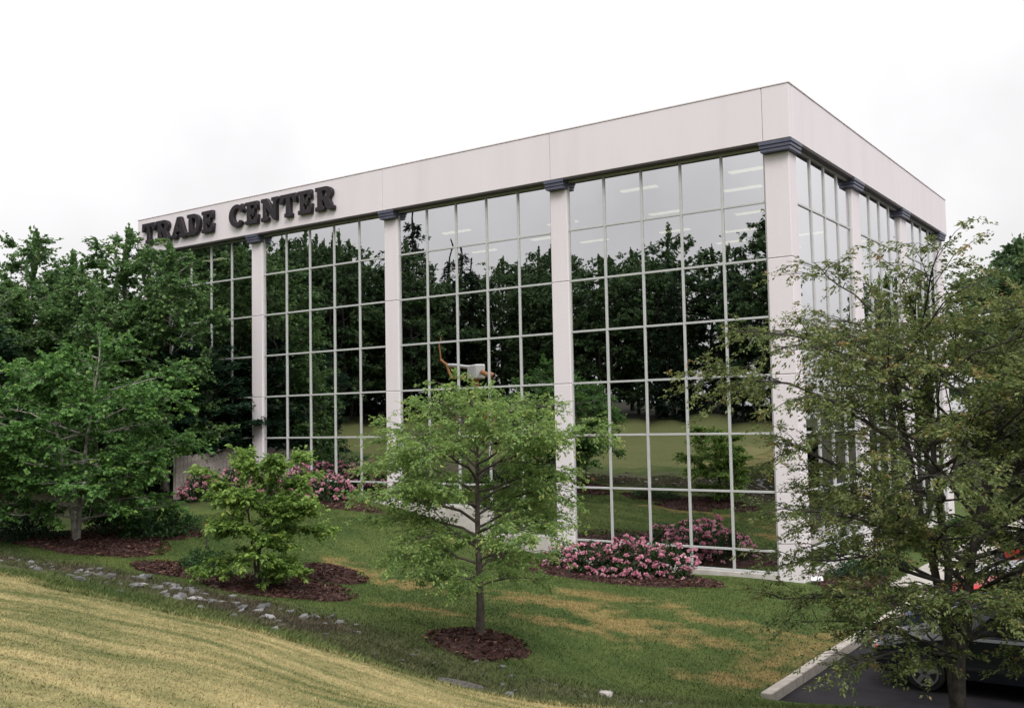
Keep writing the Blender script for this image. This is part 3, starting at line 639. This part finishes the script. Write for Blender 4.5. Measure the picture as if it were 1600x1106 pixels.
# the young tree on the lawn
mY = grow(11, 4.15, 0.066, 0.20, 1.95, vase, 34, 0.48, 0.26, 0.068, 0.017, 3900, 13, twigL=0.34, sec=8, flat=0.55)
tree('young_tree', mY, (-0.42, -12.97, tz(-.42, -12.97) + 0.06), 0.6, 1.0, 'bark', 'leaf_young', 'young tree with feathery pale green crown standing in its own round mulch ring')
# sapling in the long mulch bed
mS = grow(23, 2.75, 0.04, 0.06, 1.25, vase, 24, 0.5, 0.18, 0.10, 0.028, 2400, 11, stems=2, twigL=0.28, sec=7)
tree('sapling', mS, (-7.0, -12.1, tz(-7.0, -12.1) + 0.08), 0.2, 1.0, 'bark', 'leaf_sapling', 'bushy yellow-green sapling in the long mulch bed beside the stones')
# maple on the left
mM = grow(31, 5.5, 0.085, 0.07, 3.0, lambda t: 0.62 + 0.5 * math.sin(PI * min(t * 0.95 + 0.1, 1)) - 0.3 * t, 38, 0.33, 0.14, 0.105, 0.045, 4600, 11, stems=2, twigL=0.42, sec=5, flat=0.4)
tree('maple_tree', mM, (-14.32, -11.74, tz(-14.32, -11.74) + 0.08), 1.1, 1.0, 'bark_pale', 'leaf_maple', 'broad bright green maple with layered branches beside the stone swale')
# locusts on the right
mL = grow(47, 5.5, 0.085, 0.10, 2.9, vase, 60, 0.60, 0.24, 0.052, 0.0125, 5200, 24, stems=4, twigL=0.36, sec=6, flat=0.6)
tree('locust_tree', mL, (7.15, -13.15, tz(7.15, -13.15)), 2.0, 1.0, 'bark_dark', 'leaf_locust', 'large multi-stemmed locust with olive and reddish leaves in front of the parked cars')
mL2 = grow(53, 6.0, 0.11, 0.10, 2.4, vase, 34, 0.6, 0.25, 0.06, 0.0145, 3800, 18, stems=2, twigL=0.36, sec=6, flat=0.6)
tree('locust_tree', mL2, (9.0, -11.7, tz(9.0, -11.7)), 0.4, 1.12, 'bark_dark', 'leaf_locust', 'slimmer two-stemmed locust behind the large multi-stemmed one')

# woodland kinds, shared by many trees
spire = lambda t: max(1.0 - t, 0.0) ** 0.5 * 0.85 + 0.26
FB = [grow(60 + i, 10.0, 0.10, 0.05, 2.5, (spire if i < 2 else oval), 44, 0.5, 0.10, 0.15, 0.058, 3200, 10, twigL=0.55, sec=3.6, flat=0.6) for i in range(3)]
FO = [grow(70 + i, 13.0, 0.18, 0.10, 3.9, oval, 36, 0.5, 0.10, 0.25, 0.11, 1900, 9, twigL=0.8, sec=2.2, flat=0.7) for i in range(3)]
FC = [grow(80 + i, 15.0, 0.2, 0.04, 2.7, cone, 70, 0.02, 0.22, 0.30, 0.055, 2300, 9, twigL=0.5, sec=3.0, flat=0.8, wob=0.01) for i in range(2)]
left = [  # x, y, top height, kind, material, label
 (-30.8, -3.9, 10.3, 0, 'leaf_birch', 'tall pointed dark green birch in the thicket beside the building'),
 (-32.7, -0.4, 9.6, 1, 'leaf_birch', 'birch behind the tallest pointed one in the thicket'),
 (-25.5, -2.7, 9.9, 1, 'leaf_birch', 'pointed birch touching the end of the parapet below the first letter'),
 (-23.0, -2.7, 9.5, 0, 'leaf_birch', 'slender birch reaching up in front of the first word of the sign'),
 (-27.7, -6.6, 8.2, 2, 'leaf_birch', 'rounded birch at the front of the thicket'),
 (-28.8, -1.6, 8.6, 2, 'leaf_birch', 'rounded birch against the end wall of the building'),
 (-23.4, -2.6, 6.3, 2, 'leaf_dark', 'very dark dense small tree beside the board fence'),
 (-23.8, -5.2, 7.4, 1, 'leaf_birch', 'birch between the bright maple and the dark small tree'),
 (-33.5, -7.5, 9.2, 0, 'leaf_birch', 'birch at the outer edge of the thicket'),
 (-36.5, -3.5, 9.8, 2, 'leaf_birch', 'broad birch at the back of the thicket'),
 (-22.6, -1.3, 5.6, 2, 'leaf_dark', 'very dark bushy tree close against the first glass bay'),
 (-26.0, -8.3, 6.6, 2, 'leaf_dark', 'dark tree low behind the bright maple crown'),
 (-29.2, -4.6, 8.4, 2, 'leaf_birch', 'full birch filling the middle of the thicket'),
 (-26.4, -4.3, 8.3, 2, 'leaf_birch', 'full birch between the building end and the maple'),
 (-24.6, -4.0, 7.6, 2, 'leaf_birch', 'full birch leaning toward the glass under the first word'),
 (-32.0, -5.4, 8.6, 2, 'leaf_birch', 'full birch at the shaded back of the thicket'),
 (-30.5, -10.0, 7.4, 1, 'leaf_birch', 'birch behind the bright maple, away from the building')]
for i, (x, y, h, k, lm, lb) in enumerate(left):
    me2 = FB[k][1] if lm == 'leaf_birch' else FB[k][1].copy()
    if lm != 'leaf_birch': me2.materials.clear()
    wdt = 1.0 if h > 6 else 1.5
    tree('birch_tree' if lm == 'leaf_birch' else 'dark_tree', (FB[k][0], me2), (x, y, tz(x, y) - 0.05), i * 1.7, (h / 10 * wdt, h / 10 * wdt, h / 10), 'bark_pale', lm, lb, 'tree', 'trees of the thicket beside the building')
# trees behind the building, seen past its far end
for i, (x, y, h, k, lb) in enumerate([(1.2, 36, 14, 0, 'rounded tree behind the far end of the side facade'), (3.4, 43, 15, 1, 'tall tree behind the car park, next to the far building end'), (0.2, 50, 16, 2, 'far tall tree rising behind the rounded one'),
        (4.2, 31, 10.5, 1, 'lower tree at the end of the car park'), (-2.5, 56, 15, 0, 'far tree partly hidden by the side facade'), (5.8, 52, 17, 2, 'tallest far tree behind the end of the car park'), (7.5, 36, 13, 0, 'spreading tree at the far side of the car park')]):
    tree('broadleaf_tree', FO[k], (x, y, tz(x, y) - 0.05), i * 2.1, h / 13, 'bark_dark', 'leaf_forest', lb, 'tree', 'trees behind the car park')
# the wood behind the photographer and the trees across the car park: seen mirrored in the glass
rg = random.Random(5); wood = []
for i in range(46):
    x = -96 + i * 3.0 + rg.uniform(-1.2, 1.2); y = -50 - rg.uniform(0, 3) + 0.10 * min(x + 30, 0) * -1.0
    wood.append((x, y, rg.uniform(0.88, 1.2) * (1 + 0.30 * min(max((-30 - x) / 30, 0), 1)), rg.random() < 0.20))
for i in range(34): wood.append((-95 + i * 4.0 + rg.uniform(-1.5, 1.5), -57 - rg.uniform(0, 6), rg.uniform(1.0, 1.3) * 1.08, rg.random() < 0.25))
for i in range(16): wood.append((-46 - rg.uniform(0, 14), -44 + i * 2.6 + rg.uniform(-1, 1), rg.uniform(1.2, 1.6), rg.random() < 0.3))
for i, (x, y, s, con) in enumerate(wood):
    if con: tree('spruce_tree', FC[i % 2], (x, y, tz(x, y) - 0.1), i * 1.3, s * 0.95, 'bark_dark', 'leaf_conifer', 'dark pointed spruce of the wood mirrored in the front glass', 'tree', 'spruces of the mirrored wood')
    else: tree('broadleaf_tree', FO[i % 3], (x, y, tz(x, y) - 0.1), i * 1.3, s, 'bark_dark', 'leaf_forest', 'broad leafy tree of the wood mirrored in the front glass', 'tree', 'leafy trees of the mirrored wood')
for i in range(15):
    x = 38 + rg.uniform(0, 6); y = -20 + i * 7 + rg.uniform(-2, 2)
    tree('broadleaf_tree', FO[i % 3], (x, y, tz(x, y) - 0.1), i * 1.9, rg.uniform(0.55, 0.8), 'bark_dark', 'leaf_forest', 'leafy tree across the car park mirrored in the side glass', 'tree', 'leafy trees across the car park')
tree('spruce_tree', FC[0], (14.5, 35, tz(14.5, 35) - 0.1), 0.3, 1.1, 'bark_dark', 'leaf_conifer', 'tall lone spruce by the car park mirrored in the side glass near the corner')

# ------------------------------------------------------------------ shrubs
def shrub(seed, rx, ry, h, n, leafL, leafW, flowers=0, gap=0.15):
    rg = np.random.default_rng(seed)
    # lumpy dome: leaves on many short shoots
    sh = max(60, n // 9); d = rg.normal(0, 1, (sh, 3)); d[:, 2] = np.abs(d[:, 2]) * 0.9 + 0.02; d /= np.linalg.norm(d, axis=1)[:, None]
    lump = 1 + 0.16 * np.sin(d[:, 0] * 5 + seed) * np.sin(d[:, 1] * 6 + 2 * seed) + rg.normal(0, 0.07, sh)
    tip = d * np.array([rx, ry, h]) * lump[:, None]
    ti = rg.integers(0, sh, n); uu = 1 - rg.random(n) ** 2 * 0.55
    pos = tip[ti] * uu[:, None] + rg.normal(0, 0.035, (n, 3)); pos[:, 2] = np.maximum(pos[:, 2], 0.03)
    ld = d[ti] + rg.normal(0, 0.7, (n, 3)); nr = d[ti] * 0.6 + rg.normal(0, 0.5, (n, 3)) + [0, 0, 0.5]
    v = leaf_cards(pos, ld, nr, leafL, leafW, rg)
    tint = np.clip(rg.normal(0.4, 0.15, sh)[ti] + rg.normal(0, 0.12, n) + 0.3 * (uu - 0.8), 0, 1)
    lf = np_mesh('foliage', v, np.arange(4 * n).reshape(-1, 4), tint=np.repeat(tint, 4))
    st = []
    for j in range(14):
        q = tip[rg.integers(0, sh)] * 0.85; st.append((np.array([[q[0] * .08, q[1] * .08, -0.1], q * [.5, .5, .4], q]), np.array([.014, .009, .004]), 4))
    sv, sf = tubes(st); sm = np_mesh('stem', sv, sf, True); fm = None
    if flowers:
        side = rg.choice(sh, min(flowers, sh), replace=False); nf = 22
        c = np.repeat(tip[side] * 1.03, nf, 0); q = rg.normal(0, 1, (len(c), 3)); q[:, 2] = np.abs(q[:, 2]) * .9; q /= np.linalg.norm(q, axis=1)[:, None]
        rad = np.repeat(rg.uniform(0.05, 0.085, len(side)), nf)[:, None]
        v = leaf_cards(c + q * rad * 0.35, q + rg.normal(0, .35, q.shape), rg.normal(0, 1, q.shape), 0.075, 0.034, rg)
        tt = np.clip(np.repeat(rg.normal(0.5, 0.2, len(side)), nf) + rg.normal(0, 0.15, len(c)), 0, 1)
        fm = np_mesh('blossoms', v, np.arange(len(v)).reshape(-1, 4), tint=np.repeat(tt, 4))
    return lf, sm, fm
def put_shrub(name, ms, x, y, rz, sc, leafm, label, group=None, dz=0.05, cat='shrub'):
    t = empty(name, (x, y, tz(x, y) + dz), rz); t.scale = (sc, sc, sc); tag(t, label, cat, group)
    link('foliage', ms[0], M[leafm], t); link('stem', ms[1], M['bark_dark'], t)
    if ms[2]: tag(link('blossoms', ms[2], M['petal'], t), kind='stuff')
    return t
RH = [shrub(101 + i, 0.78, 0.72, 0.92, 1500, 0.12, 0.028, 62 + 8 * i) for i in range(3)]
for (x, y, k, s, lb) in [
   (-4.95, -3.0, 0, 0.72, 'low pink rhododendron at the end of the front bed away from the corner'),
   (-4.05, -3.15, 1, 0.92, 'pink rhododendron next to the low one in the front bed'),
   (-3.15, -2.75, 2, 1.0, 'fullest pink rhododendron in the middle of the front bed'),
   (-2.35, -2.0, 0, 0.98, 'pink rhododendron against the glass nearest the corner column'),
   (-3.5, -1.6, 1, 1.05, 'pink rhododendron close to the glass behind the fullest one'),
   (-20.6, -3.0, 2, 0.95, 'pink rhododendron at the foot of the board fence'),
   (-19.3, -2.3, 0, 1.1, 'tall pink rhododendron beside the fence end'),
   (-18.0, -1.9, 1, 1.0, 'pink rhododendron under the upper glass bay, behind the sapling'),
   (-16.7, -1.6, 2, 1.05, 'pink rhododendron under the middle of the upper glass bay'),
   (-15.5, -1.5, 0, 1.0, 'deep pink rhododendron at the grass end of the upper bed')]:
    put_shrub('rhododendron', RH[k], x, y, x * 2.3, s, 'leaf_rhodo', lb, 'pink rhododendrons')
GS = [shrub(131 + i, 0.72, 0.62, 0.55, 1300, 0.07, 0.024) for i in range(2)]
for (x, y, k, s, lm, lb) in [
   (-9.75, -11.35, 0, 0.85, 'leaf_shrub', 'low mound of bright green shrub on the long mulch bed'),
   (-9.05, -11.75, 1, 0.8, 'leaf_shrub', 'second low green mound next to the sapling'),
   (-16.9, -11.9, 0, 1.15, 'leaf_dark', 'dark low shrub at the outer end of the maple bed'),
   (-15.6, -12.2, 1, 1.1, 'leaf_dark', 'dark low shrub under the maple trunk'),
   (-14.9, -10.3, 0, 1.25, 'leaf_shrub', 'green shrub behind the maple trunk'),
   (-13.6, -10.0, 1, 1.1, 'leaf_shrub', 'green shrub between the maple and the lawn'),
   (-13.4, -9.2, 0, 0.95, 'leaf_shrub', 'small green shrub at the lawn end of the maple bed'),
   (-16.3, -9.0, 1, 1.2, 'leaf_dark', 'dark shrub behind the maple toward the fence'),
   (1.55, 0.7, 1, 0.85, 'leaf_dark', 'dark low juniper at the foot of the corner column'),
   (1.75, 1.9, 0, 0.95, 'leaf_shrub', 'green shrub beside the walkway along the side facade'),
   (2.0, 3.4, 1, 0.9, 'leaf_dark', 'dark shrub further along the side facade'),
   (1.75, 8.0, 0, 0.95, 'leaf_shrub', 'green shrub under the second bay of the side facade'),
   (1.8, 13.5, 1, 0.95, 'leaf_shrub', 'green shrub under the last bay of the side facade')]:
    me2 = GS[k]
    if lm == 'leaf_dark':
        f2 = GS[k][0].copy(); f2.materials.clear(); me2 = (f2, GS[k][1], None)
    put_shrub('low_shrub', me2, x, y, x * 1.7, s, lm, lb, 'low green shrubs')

# ------------------------------------------------------------------ stones in the swale (pieces of the ground)
def stone_mesh(seed):
    bm = bmesh.new(); bmesh.ops.create_icosphere(bm, subdivisions=1, radius=1.0); rg = random.Random(seed)
    for v_ in bm.verts: v_.co *= rg.uniform(0.72, 1.2)
    bmesh.ops.scale(bm, vec=(1.0, 0.72, 0.42), verts=bm.verts)
    me_ = bm_done(bm, 'stone'); me_.materials.append(M['stone']); return me_
SM_ = [stone_mesh(i) for i in range(6)]
rg = random.Random(12)
for i in range(190):
    if i < 120: x = rg.gauss(-5.6, 2.0); off = rg.gauss(-0.75, 0.75)
    elif i < 155: x = rg.uniform(-14, -7.5); off = rg.gauss(-0.8, 0.8)
    else: x = rg.uniform(-3.0, 3.8); off = rg.gauss(-0.3, 0.6)
    yy = float(np.interp(x, SW[:, 0], SW[:, 1])) + off
    if in_beds(np.array([x]), np.array([yy]))[0]: continue
    o = bpy.data.objects.new('stone', SM_[i % 6]); COL.objects.link(o); o.parent = ground
    s = rg.uniform(0.04, 0.13) * (1.35 if i < 60 else (0.6 if i > 155 else 1.0)); o.scale = (s, s, s * rg.uniform(.8, 1.3))
    o.location = (x, yy, tz(x, yy) + s * 0.22); o.rotation_euler = (rg.gauss(0, .25), rg.gauss(0, .25), rg.uniform(0, 6.28))
o = bpy.data.objects.new('boulder', SM_[2].copy()); COL.objects.link(o); o.data.materials.clear(); o.data.materials.append(M['walk'])
o.location = (2.55, -13.92, tz(2.55, -13.92) + 0.05); o.scale = (.13, .12, .17); tag(o, 'single pale boulder lying in the rough grass below the lawn', 'rock')

# ------------------------------------------------------------------ small things
mh = empty('manhole_cover', (0.85, -15.12, tz(0.85, -15.12) + 0.055)); tag(mh, 'round iron manhole cover set in the grass at the foot of the bank', 'manhole cover')
e_ = 0.25; nx3 = Vector((tz(.85 - e_, -15.12) - tz(.85 + e_, -15.12), tz(.85, -15.12 - e_) - tz(.85, -15.12 + e_), 2 * e_)).normalized()
mh.rotation_euler = nx3.to_track_quat('Z', 'Y').to_euler()
bm = bmesh.new()
bmesh.ops.create_cone(bm, cap_ends=True, segments=32, radius1=.30, radius2=.29, depth=.05)
mo = link('lid', bm_done(bm, 'lid'), M['iron'], mh)
bm = bmesh.new()
for r in (.08, .16, .24):
    for j in range(int(r * 60)):
        a = j * 2 * PI / int(r * 60); bm_box(bm, r * math.cos(a) - .018, r * math.cos(a) + .018, r * math.sin(a) - .018, r * math.sin(a) + .018, .022, .034)
tag(link('tread_studs', bm_done(bm, 'tread_studs'), M['iron'], mo), kind='stuff')
bm = bmesh.new(); bmesh.ops.create_cone(bm, cap_ends=False, segments=32, radius1=.36, radius2=.34, depth=.06); bmesh.ops.solidify(bm, geom=bm.faces[:], thickness=.04)
link('rim', bm_done(bm, 'rim'), M['iron'], mh)
st = empty('marker_stake', (-11.58, -9.81, tz(-11.58, -9.81))); tag(st, 'thin dark stake with an orange top on the lawn near the maple bed', 'stake')
box('post', -.014, .014, -.014, .014, -.1, .50, M['bark_dark'], st); box('reflector', -.06, .06, -.02, .02, .502, .64, M['orange'], st, .012)
fl = empty('ground_floodlight', (1.05, -.1, tz(1.05, -.1))); fl.rotation_euler = (0, 0, .5); tag(fl, 'small white ground floodlight at the foot of the corner column', 'floodlight')
o = box('lamp_box', -.16, .16, -.10, .10, .06, .19, M['white'], fl, .012); o.rotation_euler = (-.45, 0, 0)
box('bracket', -.03, .03, -.03, .03, -.1, .09, M['plastic'], fl); 
fe = empty('board_fence', (-21.6, -1.9, tz(-21.6, -1.9))); tag(fe, 'weathered grey vertical board fence running out from the end column', 'fence')
for k in range(17):
    y = -0.55 - k * 0.165; z = tz(-21.55, y)
    o = box('board', -21.565, -21.54, y - .155, y, z - .1, 3.62 + .012 * ((k * 7) % 4) - 0.02 * k, M['wood'], None, .004); o.parent = fe; o.location -= fe.location
for zz in (2.6, 3.3):
    o = box('rail', -21.61, -21.567, -3.36, -0.5, zz, zz + .08, M['wood'], None, .004); o.parent = fe; o.location -= fe.location
for yy in (-0.62, -1.95, -3.3):
    o = box('post', -21.72, -21.612, yy - .05, yy + .05, tz(-21.6, yy) - .2, 3.68, M['wood'], None, .006); o.parent = fe; o.location -= fe.location

# ------------------------------------------------------------------ cars, noses toward the kerb (local +x is the tail)
def side_profile():
    """lower body outline (x, z) with wheel arches, nose at x = 0"""
    p = [(0.02, .42), (0.0, .55), (0.05, .66), (.22, .73), (.60, .81), (1.15, .90), (1.30, .93), (3.55, .96), (3.75, .97), (4.25, .93), (4.40, .86), (4.44, .62), (4.40, .34), (4.28, .26)]
    def arch(cx): return [(cx + .37 * math.cos(a), .30 + .37 * math.sin(a)) for a in np.linspace(-.1, PI + .1, 11)]
    return p + arch(3.50) + arch(.92) + [(.36, .22), (.08, .28)]
def car(name, x, y, rz, mat, label):
    c = empty(name, (x, y, -0.096), rz); tag(c, label, 'car', 'cars parked along the kerb')
    pr = side_profile(); n = len(pr); bm = bmesh.new(); rings = []
    for yy, sh in ((-.86, .055), (-.80, .012), (-.5, 0), (.5, 0), (.80, .012), (.86, .055)):
        cyl = []
        for (px_, pz) in pr:
            k = 1 - sh * 0.35; zz = pz - sh * (0.9 if pz > .7 else 0.0)
            nose = 0.10 * (abs(yy) / .86) ** 3 if px_ < .3 or px_ > 4.2 else 0
            cyl.append(bm.verts.new((2.2 + (px_ - 2.2) * k + (nose if px_ < 2 else -nose), yy, zz)))
        rings.append(cyl)
    for a, b in zip(rings[:-1], rings[1:]):
        for i in range(n): bm.faces.new((a[i], a[(i + 1) % n], b[(i + 1) % n], b[i]))
    bm.faces.new(rings[0]); bm.faces.new(list(reversed(rings[-1])))
    body = link('body', bm_done(bm, 'body'), mat, c)
    # cabin: roof shell with pillars, glass set in front and behind
    bot = [(1.12, .70), (3.86, .66)]; top = [(1.95, .55), (3.20, .53)]
    def quad(bm, pts): bm.faces.new([bm.verts.new(p) for p in pts])
    zb, zt = .90, 1.385
    A = [(1.12, -.72, zb), (1.12, .72, zb), (3.92, .72, zb), (3.92, -.72, zb)]; B = [(1.98, -.54, zt), (1.98, .54, zt), (3.18, .54, zt), (3.18, -.54, zt)]
    bm = bmesh.new(); va_ = [bm.verts.new(p) for p in A]; vb_ = [bm.verts.new(p) for p in B]; vc_ = [bm.verts.new((p[0] * .9 + .258, p[1] * .85, zt + .035)) for p in B]
    for i in range(4):
        bm.faces.new((va_[i], va_[(i + 1) % 4], vb_[(i + 1) % 4], vb_[i])); bm.faces.new((vb_[i], vb_[(i + 1) % 4], vc_[(i + 1) % 4], vc_[i]))
    bm.faces.new(vc_)
    cab = link('roof', bm_done(bm, 'roof', 0.02, 2, True), mat, c)
    def inset(i, f0, f1, g0=.1, g1=.9, off=.006):
        a0, a1, b0, b1 = map(Vector, (A[i], A[(i + 1) % 4], B[i], B[(i + 1) % 4]))
        P = lambda s, t: (a0.lerp(a1, s)).lerp(b0.lerp(b1, s), t)
        nn = (a1 - a0).cross(b0 - a0).normalized(); ctr = Vector((2.5, 0, 1.1))
        if nn.dot(P(.5, .5) - ctr) < 0: nn = -nn
        return [P(f0, g0) + nn * off, P(f1, g0) + nn * off, P(f1, g1) + nn * off, P(f0, g1) + nn * off]
    for nm, i, f0, f1 in (('windscreen', 0, .05, .95), ('rear_window', 2, .06, .94), ('side_window', 1, .12, .50), ('side_window', 1, .53, .86), ('side_window', 3, .14, .47), ('side_window', 3, .50, .88)):
        bm = bmesh.new(); quad(bm, inset(i, f0, f1)); g0 = bm.faces[:]; bmesh.ops.solidify(bm, geom=g0, thickness=.004); link(nm, bm_done(bm, nm), M['cabglass'], c)
    for sgn in (-1, 1):
        box('headlight', .0, .10, sgn * .58 - .17, sgn * .58 + .17, .575, .69, M['lens'], c, .02).location.x = .10
        box('indicator_lamp', .0, .09, sgn * .80 - .045, sgn * .80 + .045, .575, .67, M['amber'], c, .015).location.x = .175
        box('tail_light', 0, .06, sgn * .62 - .17, sgn * .62 + .17, .66, .82, M['amber'], c, .015).location.x = 4.36
        box('door_mirror', 1.50, 1.62, sgn * .86 - .09, sgn * .86 + .09, .93, 1.05, mat, c, .025)
        box('sill_trim', 1.40, 3.02, sgn * .866 - .006, sgn * .866 + .006, .42, .47, M['plastic'], c)
        for wx in (.92, 3.50):
            bm = bmesh.new(); bmesh.ops.create_cone(bm, cap_ends=True, segments=28, radius1=.305, radius2=.305, depth=.20); bmesh.ops.rotate(bm, verts=bm.verts, matrix=Matrix.Rotation(PI / 2, 3, 'X'))
            wh = link('wheel', bm_done(bm, 'wheel', .02), M['tyre'], c, (wx, sgn * .76, .30))
            bm = bmesh.new(); bmesh.ops.create_cone(bm, cap_ends=True, segments=28, radius1=.20, radius2=.20, depth=.02); bmesh.ops.rotate(bm, verts=bm.verts, matrix=Matrix.Rotation(PI / 2, 3, 'X')); bmesh.ops.translate(bm, verts=bm.verts, vec=(0, sgn * .098, 0))
            link('rim_disc', bm_done(bm, 'rim_disc'), M['plastic'], wh)
            bm = bmesh.new()
            for q in range(5):
                b2 = bmesh.new(); bm_box(b2, -.035, .035, sgn * .112 - .012, sgn * .112 + .012, .03, .195); bmesh.ops.rotate(b2, verts=b2.verts, matrix=Matrix.Rotation(q * 2 * PI / 5, 3, 'Y'))
                tm = bpy.data.meshes.new('t'); b2.to_mesh(tm); b2.free(); bm.from_mesh(tm); bpy.data.meshes.remove(tm)
            for q in range(24):
                a = q * 2 * PI / 24; b2 = bmesh.new(); bm_box(b2, -.028, .028, sgn * .109 - .012, sgn * .109 + .012, .185, .212); bmesh.ops.rotate(b2, verts=b2.verts, matrix=Matrix.Rotation(a, 3, 'Y'))
                tm = bpy.data.meshes.new('t'); b2.to_mesh(tm); b2.free(); bm.from_mesh(tm); bpy.data.meshes.remove(tm)
            link('rim', bm_done(bm, 'rim'), M['rim'], wh)
    box('grille', .0, .05, -.38, .38, .56, .66, M['plastic'], c, .01).location.x = .02
    box('bumper', -.05, .12, -.78, .78, .36, .50, M['plastic'], c, .03).location.x = .03
    box('number_plate', 4.43, 4.45, -.25, .25, .50, .62, M['white'], c)
    return c
car('parked_car', 4.92, -8.35, 0, paint('paint_black', (0.012, 0.014, 0.022)), 'black sedan parked nearest the grass corner of the lot')
car('parked_car', 4.65, -5.55, 0, paint('paint_blue', (0.02, 0.03, 0.075)), 'dark blue sedan parked between the black and red cars')
car('parked_car', 4.70, -2.75, 0, paint('paint_red', (0.55, 0.025, 0.02)), 'bright red sedan parked between the dark blue and silver ones')
car('parked_car', 4.65, 0.05, 0, paint('paint_silver', (0.42, 0.43, 0.45)), 'silver sedan parked beside the red one')
car('parked_car', 4.70, 5.6, 0, paint('paint_maroon', (0.30, 0.03, 0.03)), 'maroon sedan parked alone further along the kerb')

# ------------------------------------------------------------------ boom lift on the hill behind, seen mirrored in the glass
bl = empty('boom_lift', (-27.4, -22.6, tz(-27.4, -22.6) + 0.02), 0.45 + PI); tag(bl, 'orange and white boom lift mirrored in the second glass bay from the corner', 'boom lift')
box('chassis', -1.5, 1.5, -.85, .85, .45, .95, M['orange'], bl, .05)
for sx_ in (-1, 1):
    for sy_ in (-1, 1):
        bm = bmesh.new(); bmesh.ops.create_cone(bm, cap_ends=True, segments=24, radius1=.45, radius2=.45, depth=.32); bmesh.ops.rotate(bm, verts=bm.verts, matrix=Matrix.Rotation(PI / 2, 3, 'X'))
        link('wheel', bm_done(bm, 'wheel', .04), M['tyre'], bl, (sx_ * 1.15, sy_ * .95, .45))
box('turntable', -1.3, .9, -.7, .7, .96, 1.9, M['orange'], bl, .06)
box('tower', -.25, .25, -.22, .22, 1.905, 4.002, M['orange'], bl, .03)
box('counterweight', -.9, .35, -.45, .45, 4.005, 4.95, M['white'], bl, .08)
def armbar(a, b, r, mat):
    v_, f_ = tubes([(np.array([a, b]), np.array([r, r]), 4)]); return link('arm', np_mesh('arm', v_, f_), mat, bl)
armbar((.2, 0, 4.85), (3.1, 0, 5.05), .12, M['white']); armbar((.2, 0, 4.35), (2.6, 0, 4.15), .12, M['orange']); armbar((2.5, 0, 4.15), (3.5, 0, 5.2), .13, M['orange'])
armbar((4.5, 0, 5.5), (4.72, 0, 6.8), .06, M['orange']); armbar((3.45, 0, 5.1), (4.5, 0, 5.55), .12, M['orange']); armbar((-.6, .1, 4.5), (-2.2, .1, 4.1), .16, M['orange'])
